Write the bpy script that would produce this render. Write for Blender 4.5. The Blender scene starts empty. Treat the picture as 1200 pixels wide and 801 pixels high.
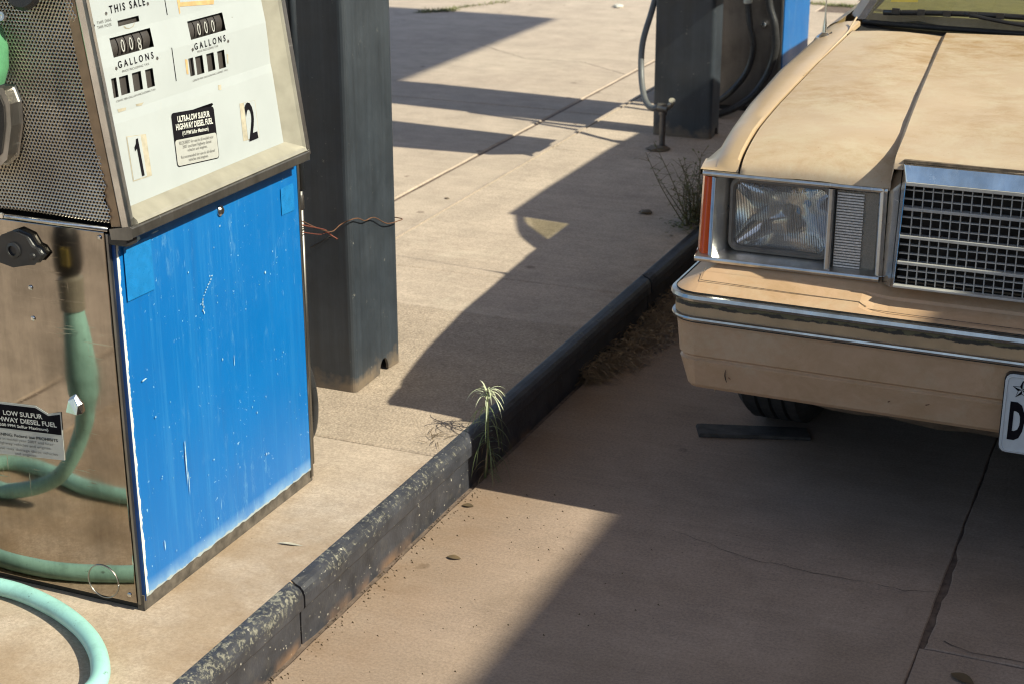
import bpy, bmesh, math, random
from mathutils import Vector, Matrix, Quaternion
import numpy as np
random.seed(7)
rnd = random.random
def ru(a, b): return a + (b - a) * random.random()
sc = bpy.context.scene
COL = sc.collection

# ------------------------------------------------------------------ camera
F_PX, PITCH, ROLL, YAW, CAM_H = 1939.9, 0.349404, -0.0022875, -0.40276, 1.52
fw = Vector((math.sin(YAW) * math.cos(PITCH), math.cos(YAW) * math.cos(PITCH), -math.sin(PITCH)))
rt = Vector((math.cos(YAW), -math.sin(YAW), 0)); up = rt.cross(fw)
r2 = rt * math.cos(ROLL) + up * math.sin(ROLL); u2 = -rt * math.sin(ROLL) + up * math.cos(ROLL)
cd = bpy.data.cameras.new('camera'); cam = bpy.data.objects.new('camera', cd); COL.objects.link(cam)
m3 = Matrix((r2, u2, -fw)).transposed().to_4x4(); m3.translation = Vector((0, 0, CAM_H)); cam.matrix_world = m3
cd.sensor_width = 36.0; cd.lens = 36.0 * F_PX / 1200.0; cd.clip_start = .05; cd.clip_end = 2000
cd.dof.use_dof = True; cd.dof.focus_distance = 2.85; cd.dof.aperture_fstop = 11.0
sc.camera = cam
# ------------------------------------------------------------------ light
SUN_TO = Vector((1.0, -0.085, 0.85)).normalized()
w = bpy.data.worlds.new('World'); sc.world = w; w.use_nodes = True
wn = w.node_tree; bg = wn.nodes['Background']
sky = wn.nodes.new('ShaderNodeTexSky'); sky.sky_type = 'NISHITA'; sky.sun_disc = False
sky.sun_elevation = math.asin(SUN_TO.z); sky.sun_rotation = math.atan2(SUN_TO.x, SUN_TO.y)
sky.dust_density = 1.0; sky.ozone_density = 0.3
wn.links.new(sky.outputs[0], bg.inputs[0]); bg.inputs[1].default_value = 0.13
sd = bpy.data.lights.new('sun', 'SUN'); sd.energy = 5.0; sd.angle = math.radians(.53); sd.color = (1, .965, .765)
so = bpy.data.objects.new('sun', sd); COL.objects.link(so); so.rotation_euler = (-SUN_TO).to_track_quat('-Z', 'Y').to_euler(); so.location = (6, 0, 8)
sc.view_settings.view_transform = 'Standard'; sc.view_settings.look = 'None'
sc.view_settings.exposure = 0.45; sc.view_settings.gamma = 1.0
sc.cycles.max_bounces = 10; sc.cycles.transparent_max_bounces = 16
sc.cycles.pixel_filter_type = 'BLACKMAN_HARRIS'; sc.cycles.filter_width = 1.15
try: sc.cycles.use_denoising = True
except Exception: pass

# ------------------------------------------------------------------ node helpers
class NT:
    def __init__(s, name):
        s.m = bpy.data.materials.new(name); s.m.use_nodes = True; s.t = s.m.node_tree
        s.b = s.t.nodes['Principled BSDF']; s.out = s.t.nodes['Material Output']
        s.P = s.n('ShaderNodeTexCoord').outputs['Object']
    def n(s, ty): return s.t.nodes.new(ty)
    def l(s, a, b): s.t.links.new(a, b)
    def put(s, sock, v):
        if isinstance(v, bpy.types.NodeSocket): s.l(v, sock)
        elif isinstance(v, (tuple, list)) and len(v) == 3 and sock.type == 'RGBA': sock.default_value = (*v, 1)
        else: sock.default_value = v
    def sv(s, v, sx, sy, sz):
        a = s.n('ShaderNodeVectorMath'); a.operation = 'MULTIPLY'; s.put(a.inputs[0], v); a.inputs[1].default_value = (sx, sy, sz); return a.outputs[0]
    def noise(s, scale, detail=4, rough=.55, vec=None, dist=0.0):
        a = s.n('ShaderNodeTexNoise'); s.l(vec or s.P, a.inputs['Vector']); a.inputs['Scale'].default_value = scale
        a.inputs['Detail'].default_value = detail; a.inputs['Roughness'].default_value = rough; a.inputs['Distortion'].default_value = dist
        return a.outputs['Fac']
    def voro(s, scale, vec=None, feat='F1'):
        a = s.n('ShaderNodeTexVoronoi'); a.feature = feat; s.l(vec or s.P, a.inputs['Vector']); a.inputs['Scale'].default_value = scale; return a.outputs['Distance']
    def mr(s, v, a, b, c=0.0, d=1.0):
        x = s.n('ShaderNodeMapRange'); s.put(x.inputs[0], v)
        for i, k in enumerate((a, b, c, d)): x.inputs[i + 1].default_value = k
        return x.outputs[0]
    def mix(s, f, a, b, blend='MIX'):
        x = s.n('ShaderNodeMix'); x.data_type = 'RGBA'; x.blend_type = blend; s.put(x.inputs[0], f); s.put(x.inputs[6], a); s.put(x.inputs[7], b); return x.outputs[2]
    def ma(s, op, a, b=0.0, c=None):
        x = s.n('ShaderNodeMath'); x.operation = op; s.put(x.inputs[0], a); s.put(x.inputs[1], b)
        if c is not None: s.put(x.inputs[2], c)
        return x.outputs[0]
    def mul(s, a, b): return s.ma('MULTIPLY', a, b)
    def sep(s):
        x = s.n('ShaderNodeSeparateXYZ'); s.l(s.P, x.inputs[0]); return x.outputs
    def bump(s, h, strength=.3, dist=.002, normal=None):
        x = s.n('ShaderNodeBump'); x.inputs['Strength'].default_value = strength; x.inputs['Distance'].default_value = dist
        s.put(x.inputs['Height'], h)
        if normal: s.l(normal, x.inputs['Normal'])
        s.l(x.outputs[0], s.b.inputs['Normal']); return x.outputs[0]
    def base(s, c): s.put(s.b.inputs['Base Color'], c); return s
    def rough(s, r): s.put(s.b.inputs['Roughness'], r); return s
    def metal(s, v): s.put(s.b.inputs['Metallic'], v); return s
    def scale_c(s, c, f):   # colour times scalar
        return s.mix(1.0, c, s.comb(f), 'MULTIPLY')
    def comb(s, f):
        x = s.n('ShaderNodeCombineColor')
        for i in range(3): s.put(x.inputs[i], f)
        return x.outputs[0]

MAT = {}
def reg(k, nt): MAT[k] = nt.m; return nt
def simple(k, c, r=.5, m=0.0, var=.12, vs=30., bump=0.0, bs=200., spec=None):
    t = reg(k, NT(k))
    f = t.mr(t.noise(vs, 5), .3, .7, 1 - var, 1 + var)
    t.base(t.scale_c(tuple(c), f)); t.rough(t.mr(t.noise(vs * 1.7, 3), .3, .7, max(0, r - .08), min(1, r + .08))); t.metal(m)
    if bump: t.bump(t.noise(bs, 3), bump, .002)
    if spec is not None: t.b.inputs['Specular IOR Level'].default_value = spec
    return t

def concrete(k, c1, c2, dirt=(.16, .09, .045), kind=0):
    t = reg(k, NT(k)); x, y, z = t.sep()
    big = t.mr(t.noise(.9, 5, .6, dist=.4), .32, .68)
    c = t.mix(big, c1, c2)
    mid = t.mr(t.noise(7, 8, .70), .3, .7, .84, 1.14); c = t.scale_c(c, mid)
    # broom streaks across the slab
    st = t.mr(t.noise(3.0, 4, .6, vec=t.sv(t.P, 1.2, 14, 1)), .3, .7, .93, 1.06); c = t.scale_c(c, st)
    fine = t.mr(t.noise(170, 4, .78), .36, .64, .80, 1.19); c = t.scale_c(c, fine)
    # blotchy stains
    s1 = t.mr(t.noise(2.3, 6, .7, dist=.6), .56, .78, 0, .38); c = t.mix(s1, c, tuple(v * .55 for v in c1))
    # small dark specks
    v = t.mr(t.voro(34), .03, .08, 1, 0); sp = t.mul(v, t.mr(t.noise(6, 2), .48, .56)); c = t.mix(t.mul(sp, .6), c, (.09, .065, .05))
    v = t.mr(t.ma('ADD', t.voro(5.5), t.mr(t.noise(40, 3), .3, .7, -.04, .04)), .05, .09, 1, 0); sp = t.mul(v, t.mr(t.noise(2.1, 2), .46, .50)); c = t.mix(t.mul(sp, .55), c, (.12, .085, .065))
    pl_ = t.mr(t.noise(3.4, 7, .72, dist=1.0), .58, .76, 0, .35); c = t.mix(pl_, c, tuple(min(.62, v_ * 1.35) for v_ in c1))
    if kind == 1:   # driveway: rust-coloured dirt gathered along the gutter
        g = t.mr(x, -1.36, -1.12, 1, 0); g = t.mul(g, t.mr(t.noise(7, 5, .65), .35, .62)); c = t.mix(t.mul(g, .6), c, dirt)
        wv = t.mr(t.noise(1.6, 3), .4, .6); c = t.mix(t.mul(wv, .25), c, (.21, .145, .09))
    if kind == 2:   # island: dirt band along kerb and round the pump
        g = t.mr(x, -1.47, -1.39, 0, 1); g = t.mul(g, t.mr(t.noise(11, 5, .65), .4, .7)); c = t.mix(t.mul(g, .45), c, dirt)
        g2 = t.mul(t.mr(y, 2.9, 2.4, 0, 1), t.mr(t.noise(5, 5, .6), .3, .62)); c = t.mix(t.mul(g2, .55), c, (.27, .17, .085))
    if kind == 3:   # exposed aggregate patch
        vv = t.voro(170); agg = t.mr(vv, .1, .65, 1.06, .84); c = t.scale_c(c, agg)
        ds = t.mul(t.mr(t.noise(110, 3, .7), .55, .66), t.mr(t.noise(4, 3), .35, .65, .2, 1)); c = t.mix(t.mul(ds, .45), c, (.13, .10, .075))
        t.bump(t.ma('ADD', vv, t.noise(150, 4, .7)), .35, .003)
    else:
        h = t.ma('ADD', t.mul(t.noise(260, 3, .7), .6), t.mul(t.noise(40, 4), .5)); t.bump(h, .35, .0022)
    t.base(c); t.rough(.88); t.b.inputs['Specular IOR Level'].default_value = .25
    return t
concrete('island_concrete', (.497, .408, .33), (.438, .351, .282), kind=2)
concrete('rough_concrete', (.485, .393, .31), (.425, .335, .262), kind=3)
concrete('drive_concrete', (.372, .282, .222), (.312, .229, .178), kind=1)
concrete('far_concrete', (.488, .40, .322), (.43, .345, .28))
simple('soil', (.145, .103, .08), .95, var=.35, vs=60, bump=.8)
simple('desert', (.36, .27, .18), .95, var=.2, vs=.4, bump=.5, bs=20)
simple('crack', (.085, .064, .052), .95, var=.4, vs=90)

# kerb paint: black-blue, worn through to the concrete on the nose
t = reg('kerb_paint', NT('kerb_paint')); x, y, z = t.sep()
paint = t.scale_c((.036, .037, .046), t.mr(t.noise(18, 5), .3, .7, .65, 1.5))
paint = t.mix(t.mr(t.noise(35, 5, .7), .52, .75, 0, .5), paint, (.085, .08, .078))
sp_ = t.mul(t.mr(t.noise(130, 2, .5), .70, .73), t.mr(y, 2.9, 3.1, 1, .25)); paint = t.mix(sp_, paint, (.45, .42, .36))
bare = t.mix(t.noise(25, 4), (.30, .28, .22), (.15, .145, .125))
wear = t.mul(t.mr(z, .062, .110, -.13, .055), 1.0)
wy = t.mr(y, 2.75, 3.05, .0, -.10)
nz = t.ma('ADD', t.ma('ADD', t.noise(95, 7, .78, dist=.4), wear), wy)
nz = t.ma('ADD', nz, t.mr(t.noise(6, 4), .3, .7, -.09, .06))
chip = t.mr(nz, .565, .625)
c = t.mix(chip, paint, bare)
bl = t.mul(t.mr(t.noise(9, 4), .5, .7), t.mr(z, .0, .022, .6, 0)); c = t.mix(bl, c, (.30, .17, .09))
t.base(c); t.rough(t.mr(chip, 0, 1, .5, .9)); t.bump(t.ma('ADD', t.mul(chip, -.6), t.mul(t.noise(120, 4), .5)), .5, .003)

# blue enamel
t = reg('blue_enamel', NT('blue_enamel')); x, y, z = t.sep()
c = t.mix(t.mr(t.noise(3, 4), .3, .7), (.003, .125, .41), (.004, .150, .465))
strk = t.noise(1, 5, .7, vec=t.sv(t.P, 1, 60, 2.2)); c = t.mix(t.mr(strk, .50, .78, 0, .5), c, (.04, .235, .53))
scf = t.mul(t.mr(t.noise(26, 7, .8, vec=t.sv(t.P, 1, 1.6, .5)), .56, .72), t.mr(t.noise(3.3, 3), .42, .62)); c = t.mix(t.mul(scf, .5), c, (.16, .38, .58))
gr_ = t.mr(t.noise(1, 6, .7, vec=t.sv(t.P, 1, 22, 1.1)), .55, .8, 0, .3); c = t.mix(gr_, c, (.02, .075, .22))
sc1 = t.mr(t.noise(1, 2, .8, vec=t.sv(t.P, 1, 150, 9)), .72, .745); gate = t.mr(t.noise(5, 3), .5, .58); s = t.mul(sc1, gate)
spk = t.mul(t.mr(t.noise(150, 2, .5), .70, .73), t.mr(t.noise(9, 3), .47, .60)); s = t.ma('MAXIMUM', s, spk)
c = t.mix(t.mul(s, .7), c, (.36, .56, .70))
fade = t.mul(t.mr(z, .148, .178, 1, 0), t.mr(t.noise(14, 5, .65), .3, .65, .25, 1.0)); c = t.mix(t.mul(fade, .62), c, (.42, .60, .72))
edge = t.mul(t.mr(t.ma('ADD', y, t.mr(t.noise(70, 4), .3, .7, -.002, .003)), 2.066, 2.067, 1, 0), t.mr(x, -1.5575, -1.557, 0, 1)); c = t.mix(edge, c, (.72, .72, .66))
eb = t.mul(t.mr(t.ma('ADD', z, t.mr(t.noise(60, 4), .3, .7, -.003, .003)), .1505, .1515, 1, 0), t.mr(x, -1.5575, -1.557, 0, 1)); c = t.mix(eb, c, (.35, .40, .42))
t.base(c); t.rough(t.mr(t.noise(8, 4), .3, .7, .28, .45)); t.bump(t.ma('ADD', t.noise(2.2, 2), t.mul(t.noise(9, 3), .12)), .22, .03)
simple('skirt_grey', (.09, .075, .062), .85, var=.5, vs=45, bump=.5, bs=80)
simple('blue_dark', (.004, .05, .2), .45)
simple('tape', (.012, .19, .50), .3, var=.12, vs=60)
simple('white_chip', (.36, .52, .62), .6, var=.3, vs=200)

# stainless
def steel(k, col, r0, r1, br=(1, 90, 4)):
    t = reg(k, NT(k)); t.metal(1.0)
    f = t.noise(1, 4, .6, vec=t.sv(t.P, *br))
    sm = t.mr(t.noise(7, 5, .65), .42, .72)
    c = t.mix(t.mul(sm, .8), tuple(col), tuple(v * .5 for v in col)); c = t.scale_c(c, t.mr(t.noise(1, 5, .7, vec=t.sv(t.P, 26, 26, 3)), .3, .7, .84, 1.14))
    hz = t.mul(t.mr(t.noise(1, 3, .7, vec=t.sv(t.P, 9, 9, 120)), .62, .70), t.mr(t.noise(4, 3), .42, .6)); hz2 = t.mul(t.mr(t.noise(1, 3, .7, vec=t.sv(t.P, 130, 130, 7)), .64, .70), t.mr(t.noise(5, 3), .45, .6)); hz = t.ma('MAXIMUM', hz, hz2)
    c = t.mix(t.mul(hz, .35), c, tuple(min(1, v * 1.45) for v in col))
    t.base(c)
    r = t.ma('ADD', t.mul(hz, .18), t.ma('ADD', t.mr(f, .3, .7, r0, r1), t.mul(sm, .06))); t.rough(r)
    scr = t.mr(t.noise(1, 2, .8, vec=t.sv(t.P, 14, 14, 170)), .70, .74)
    t.bump(t.ma('ADD', t.mul(t.noise(3.0, 2), 1.0), t.mul(scr, .02)), .06, .02)
    return t
steel('stainless', (.41, .37, .325), .02, .055)
steel('chrome', (.72, .72, .71), .12, .24, (60, 60, 60))
steel('dusty_chrome', (.60, .60, .59), .26, .40, (60, 60, 60))
steel('grey_steel', (.42, .40, .38), .28, .42)
steel('dull_steel', (.30, .285, .265), .38, .5)
steel('pump_grey', (.20, .185, .18), .30, .42)
t = reg('perforated', NT('perforated')); t.metal(.85)
t.base(t.mix(t.mr(t.noise(6, 4), .35, .65), (.76, .69, .58), (.54, .47, .39))); t.rough(.30); t.bump(t.noise(14, 2), .3, .006)

t = reg('white_enamel', NT('white_enamel'))
c = t.scale_c((.425, .455, .468), t.mr(t.noise(12, 4), .3, .7, .96, 1.03)); c = t.mix(t.mr(t.noise(30, 5, .7), .66, .8, 0, .35), c, (.55, .46, .32))
t.base(c); t.rough(.32); t.bump(t.noise(8, 2), .05, .01)
simple('cream_metal', (.37, .345, .285), .42, .25, var=.12, vs=25)
simple('edge_brown', (.34, .24, .15), .45, .4, var=.2, vs=40)
simple('black_print', (.012, .011, .014), .8, var=.3, spec=0.0)
simple('grey_print', (.16, .155, .15), .6)
simple('white_print', (.60, .60, .57), .5, var=.05)
simple('label_white', (.42, .42, .40), .5, var=.06, vs=50)
simple('aged_paper', (.43, .385, .30), .8, var=.22, vs=70)
simple('tan_paper', (.55, .36, .17), .8, var=.2, vs=60)
simple('dark_void', (.03, .026, .024), .7)
simple('wheel_black', (.055, .048, .045), .5)
simple('black_rubber', (.022, .022, .024), .42, var=.25, vs=40)
simple('hose_black', (.030, .030, .032), .33, var=.2, vs=50)
simple('hose_grey', (.13, .135, .14), .45, var=.15, vs=40)
t = simple('hose_teal', (.33, .62, .56), .42, var=.12, vs=22)
c = t.mix(t.mr(t.noise(9, 7, .75), .52, .72, 0, .55), (.34, .63, .57), (.16, .30, .26)); c = t.mix(t.mr(t.noise(60, 4, .7), .64, .70, 0, .7), c, (.09, .12, .11)); t.base(c); t.bump(t.noise(70, 3), .15, .002)
simple('hose_green', (.10, .40, .24), .42, var=.15, vs=22)
simple('nozzle_green', (.10, .30, .15), .45, var=.2, vs=30)
simple('fitting_white', (.62, .64, .58), .45)
simple('yellow_tag', (.60, .45, .10), .6)
simple('rust', (.13, .06, .032), .85, var=.35, vs=90, bump=.5)
simple('red_wire', (.16, .04, .025), .6, var=.25, vs=120)

# painted steel post
t = reg('post_paint', NT('post_paint'))
c = t.scale_c((.030, .037, .047), t.mr(t.noise(1, 6, .7, vec=t.sv(t.P, 55, 55, 2.2)), .3, .7, .78, 1.28))
c = t.scale_c(c, t.mr(t.noise(7, 6, .7), .3, .7, .75, 1.3))
c = t.mix(t.mr(t.noise(45, 5, .7), .66, .72, 0, .8), c, (.26, .25, .22))
ft_ = t.mul(t.mr(t.ma('ADD', t.sep()[2], t.mr(t.noise(20, 5), .3, .7, -.03, .03)), .125, .165, 1, 0), .7); c = t.mix(ft_, c, (.21, .155, .105)); t.base(c)
c2 = t.mul(t.mr(t.noise(3, 4), .5, .75), .25); t.rough(t.mr(t.noise(10, 4), .3, .7, .36, .55)); t.b.inputs['Specular IOR Level'].default_value = .6
t.bump(t.noise(1, 4, .6, vec=t.sv(t.P, 80, 80, 6)), .18, .003)

# car paint, chalky and weathered
def carpaint(k, weather, rough, coat, col=(.50, .36, .222)):
    t = reg(k, NT(k))
    c = t.scale_c(tuple(col), t.mr(t.noise(2.5, 4), .3, .7, .95, 1.05))
    mk_ = t.mr(t.noise(2.2, 4, .6, dist=.5), .38, .66)
    a = t.mul(t.mr(t.noise(16, 9, .80, dist=.4, vec=t.sv(t.P, 1, 1.6, 1)), .37, .60, 0, weather), mk_); c = t.mix(a, c, (.33, .205, .09))
    b = t.mr(t.noise(7, 9, .80, dist=.3), .48, .74, 0, weather); c = t.mix(b, c, (.54, .47, .345))
    d = t.mr(t.noise(170, 3, .6), .68, .73, 0, .5); c = t.mix(t.mul(d, weather), c, (.22, .12, .05))
    t.base(c); t.rough(t.mr(t.noise(14, 5), .3, .7, rough - .07, rough + .1))
    t.b.inputs['Coat Weight'].default_value = coat; t.b.inputs['Coat Roughness'].default_value = .18
    t.bump(t.noise(4, 2), .06, .01); return t
carpaint('hood_paint', .85, .55, .04, (.49, .376, .268))
carpaint('body_paint', .15, .38, .25)
carpaint('bumper_paint', .5, .5, .05, (.53, .348, .222))
# peeled rub-strip channel: paint with dark glue residue along its top
t = reg('strip_residue', NT('strip_residue')); x, y, z = t.sep()
wv = t.ma('ADD', z, t.mr(t.noise(24, 5, .65), .3, .7, -.0035, .0035))
f = t.mr(wv, .4745, .4765); f2 = t.mr(t.ma('ADD', z, t.mr(t.noise(45, 4), .3, .7, -.006, .006)), .4795, .4815, 0, .75)
c = t.mix(f, t.scale_c((.44, .30, .17), t.mr(t.noise(20, 4), .3, .7, .85, 1.12)), (.035, .032, .026)); c = t.mix(f2, c, (.16, .14, .07)); t.base(c); t.rough(.55)
simple('valance_dirty', (.16, .12, .085), .9, var=.4, vs=40, bump=.6, bs=60)
simple('tyre_rubber', (.038, .037, .037), .75, var=.3, vs=60)
simple('underbody', (.02, .018, .016), .9)
simple('amber_lens', (.62, .085, .012), .18, var=.1)
MAT['amber_lens'].node_tree.nodes['Principled BSDF'].inputs['Coat Weight'].default_value = .6
simple('lamp_grey', (.17, .155, .14), .45, .3, var=.15)
simple('signal_rib', (.60, .58, .56), .3, var=.25, vs=260)
simple('lamp_dark', (.05, .048, .045), .5)
simple('grille_dark', (.035, .030, .026), .9, var=.4)
simple('grille_alu', (.44, .43, .41), .42, .12, var=.12, vs=40)
simple('seal_black', (.02, .02, .02), .6)
simple('interior', (.15, .13, .075), .8, var=.2)
simple('interior_trim', (.20, .20, .12), .7, var=.2)
simple('yellow_print', (.70, .55, .06), .5)
simple('plate_face', (.55, .58, .60), .4, var=.05, vs=80)
t = reg('reflector', NT('reflector')); t.metal(1.0); t.base((.92, .92, .92)); t.rough(.10)
t = reg('signal_back', NT('signal_back')); t.metal(.1)
t.base((.68, .66, .64)); t.rough(.3); vs_ = t.sv(t.P, 160, 1, 160); x = t.n('ShaderNodeTexVoronoi'); x.distance = 'CHEBYCHEV'; x.inputs['Randomness'].default_value = 0.0; x.inputs['Scale'].default_value = 1; t.l(vs_, x.inputs['Vector']); t.bump(x.outputs['Distance'], 1.0, .006)

def glassy(k, tint, refl=.08, rough=.02, ribs=None, dirt=0.0):
    m = bpy.data.materials.new(k); m.use_nodes = True; n = m.node_tree; n.nodes.clear()
    o = n.nodes.new('ShaderNodeOutputMaterial'); tr = n.nodes.new('ShaderNodeBsdfTransparent'); tr.inputs[0].default_value = (*tint, 1)
    gl = n.nodes.new('ShaderNodeBsdfGlossy'); gl.inputs['Roughness'].default_value = rough
    fr = n.nodes.new('ShaderNodeFresnel'); fr.inputs[0].default_value = 1.5
    mx = n.nodes.new('ShaderNodeMixShader'); n.links.new(fr.outputs[0], mx.inputs[0]); n.links.new(tr.outputs[0], mx.inputs[1]); n.links.new(gl.outputs[0], mx.inputs[2])
    last = mx.outputs[0]
    tc = n.nodes.new('ShaderNodeTexCoord')
    if ribs:
        wv = n.nodes.new('ShaderNodeTexWave'); wv.bands_direction = 'X'; wv.inputs['Scale'].default_value = ribs; wv.inputs['Distortion'].default_value = 0
        n.links.new(tc.outputs['Object'], wv.inputs['Vector'])
        bp = n.nodes.new('ShaderNodeBump'); bp.inputs['Strength'].default_value = .8; bp.inputs['Distance'].default_value = .003
        n.links.new(wv.outputs['Fac'], bp.inputs['Height']); n.links.new(bp.outputs[0], gl.inputs['Normal']); n.links.new(bp.outputs[0], fr.inputs['Normal'])
        d = n.nodes.new('ShaderNodeBsdfDiffuse'); d.inputs[0].default_value = (.62, .60, .57, 1); n.links.new(bp.outputs[0], d.inputs['Normal'])
        mp = n.nodes.new('ShaderNodeMapRange'); n.links.new(wv.outputs['Fac'], mp.inputs[0]); mp.inputs[1].default_value = .75; mp.inputs[2].default_value = 1; mp.inputs[3].default_value = .05; mp.inputs[4].default_value = .26
        m2 = n.nodes.new('ShaderNodeMixShader'); n.links.new(mp.outputs[0], m2.inputs[0]); n.links.new(last, m2.inputs[1]); n.links.new(d.outputs[0], m2.inputs[2]); last = m2.outputs[0]
    if dirt:
        nz = n.nodes.new('ShaderNodeTexNoise'); nz.inputs['Scale'].default_value = 6; nz.inputs['Detail'].default_value = 6; n.links.new(tc.outputs['Object'], nz.inputs['Vector'])
        mp = n.nodes.new('ShaderNodeMapRange'); n.links.new(nz.outputs['Fac'], mp.inputs[0]); mp.inputs[1].default_value = .3; mp.inputs[2].default_value = .8; mp.inputs[3].default_value = dirt * .5; mp.inputs[4].default_value = dirt
        d = n.nodes.new('ShaderNodeBsdfDiffuse'); d.inputs[0].default_value = (.46, .43, .37, 1)
        m2 = n.nodes.new('ShaderNodeMixShader'); n.links.new(mp.outputs[0], m2.inputs[0]); n.links.new(last, m2.inputs[1]); n.links.new(d.outputs[0], m2.inputs[2]); last = m2.outputs[0]
    n.links.new(last, o.inputs[0]); MAT[k] = m
glassy('window_glass', (.86, .84, .62), dirt=.20)
glassy('lens_glass', (.93, .93, .91), ribs=95)
glassy('clear_lens', (.92, .90, .88), dirt=.45)

# vegetation
def leafm(k, c, c2):
    t = reg(k, NT(k)); t.base(t.mix(t.mr(t.noise(30, 3), .3, .7), c, c2)); t.rough(.6); t.b.inputs['Subsurface Weight'].default_value = 0
leafm('weed_leaf', (.085, .115, .045), (.15, .18, .075)); leafm('weed_lit_top', (.60, .62, .46), (.38, .43, .24))  # weed coloured dark for its shaded leaves, pale for its sunlit tip
leafm('bush_leaf', (.11, .125, .04), (.17, .165, .06)); leafm('bush_stem', (.13, .10, .05), (.18, .14, .07))
leafm('dry_straw', (.36, .25, .14), (.13, .085, .045)); leafm('grass_leaf', (.16, .19, .06), (.24, .22, .09)); leafm('dry_leaf', (.15, .10, .05), (.09, .065, .04))
simple('old_wood', (.060, .052, .046), .9, var=.4, vs=30, bump=.8, bs=90)
simple('stucco', (.44, .36, .27), .9, var=.08, bump=.4, bs=120)
simple('canopy_white', (.55, .53, .48), .6)
simple('paper_litter', (.6, .58, .52), .8)

# ------------------------------------------------------------------ mesh helpers
def link(name, me, mat, parent=None, smooth=False):
    o = bpy.data.objects.new(name, me); COL.objects.link(o)
    if mat: me.materials.append(MAT[mat])
    if smooth: me.polygons.foreach_set('use_smooth', [True] * len(me.polygons))
    if parent is not None:
        o.parent = parent
        if parent.type == 'EMPTY': o.matrix_parent_inverse = Matrix.Translation(parent.location).inverted() if not parent.rotation_euler.z else parent_inv(parent)
    return o
def parent_inv(p): return (Matrix.Translation(p.location) @ Matrix.Rotation(p.rotation_euler.z, 4, 'Z')).inverted()
def mk(name, vs, fs, mat, parent=None, smooth=False, bevel=0.0, segs=2, solid=0.0, fixn=True):
    me = bpy.data.meshes.new(name); me.from_pydata([tuple(v) for v in vs], [], [tuple(f) for f in fs]); me.validate()
    if fixn or bevel or solid:
        bm = bmesh.new(); bm.from_mesh(me)
        bmesh.ops.remove_doubles(bm, verts=bm.verts, dist=1e-6)
        if bevel:
            es = [e for e in bm.edges if e.is_manifold and e.calc_face_angle(0) > .5]
            bmesh.ops.bevel(bm, geom=es, offset=bevel, segments=segs, profile=.5, affect='EDGES')
        if fixn: bmesh.ops.recalc_face_normals(bm, faces=bm.faces)
        if smooth:
            for e in bm.edges:
                if e.is_manifold and e.calc_face_angle(0) > .55: e.smooth = False
        if solid: bmesh.ops.solidify(bm, geom=bm.faces[:], thickness=solid)
        bm.to_mesh(me); bm.free()
    return link(name, me, mat, parent, smooth)
def boxv(x0, x1, y0, y1, z0, z1):
    return ([(x0, y0, z0), (x1, y0, z0), (x1, y1, z0), (x0, y1, z0), (x0, y0, z1), (x1, y0, z1), (x1, y1, z1), (x0, y1, z1)],
            [(0, 3, 2, 1), (4, 5, 6, 7), (0, 1, 5, 4), (1, 2, 6, 5), (2, 3, 7, 6), (3, 0, 4, 7)])
def box(name, x0, x1, y0, y1, z0, z1, mat, parent=None, bevel=0.0):
    v, f = boxv(x0, x1, y0, y1, z0, z1); return mk(name, v, f, mat, parent, bevel=bevel)
def prism(name, poly, ax, a, b, mat, parent=None, bevel=0.0):
    """poly: 2D points; ax: axis of extrusion (x: poly=(y,z), y: (x,z), z: (x,y))"""
    def P(p, h): return (h, p[0], p[1]) if ax == 'x' else ((p[0], h, p[1]) if ax == 'y' else (p[0], p[1], h))
    n = len(poly); vs = [P(p, a) for p in poly] + [P(p, b) for p in poly]
    fs = [tuple(range(n)), tuple(range(2 * n - 1, n - 1, -1))] + [(i, (i + 1) % n, n + (i + 1) % n, n + i) for i in range(n)]
    return mk(name, vs, fs, mat, parent, bevel=bevel)
def spline(pts, n=8):
    P = [Vector(p) for p in pts]; out = []
    for i in range(len(P) - 1):
        a, b, c, d = P[max(0, i - 1)], P[i], P[i + 1], P[min(len(P) - 1, i + 2)]
        for k in range(n):
            t = k / n; out.append(.5 * ((2 * b) + (c - a) * t + (2 * a - 5 * b + 4 * c - d) * t * t + (3 * b - a - 3 * c + d) * t ** 3))
    out.append(P[-1]); return out
def tubev(pts, r, seg=10, cap=True):
    P = [Vector(p) for p in pts]; vs = []; fs = []; N = None
    for i, p in enumerate(P):
        t = (P[min(i + 1, len(P) - 1)] - P[max(i - 1, 0)]).normalized()
        if N is None: N = t.orthogonal().normalized()
        N = (N - t * N.dot(t)).normalized(); B = t.cross(N)
        rr = r[i] if isinstance(r, (list, tuple)) else r
        for k in range(seg):
            a = 2 * math.pi * k / seg; vs.append(p + (N * math.cos(a) + B * math.sin(a)) * rr)
    for i in range(len(P) - 1):
        for k in range(seg):
            fs.append((i * seg + k, i * seg + (k + 1) % seg, (i + 1) * seg + (k + 1) % seg, (i + 1) * seg + k))
    if cap: fs += [tuple(range(seg - 1, -1, -1)), tuple(range((len(P) - 1) * seg, len(P) * seg))]
    return vs, fs
def tube(name, pts, r, mat, parent=None, seg=10, smooth=True):
    v, f = tubev(pts, r, seg); return mk(name, v, f, mat, parent, smooth, fixn=False)
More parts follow.
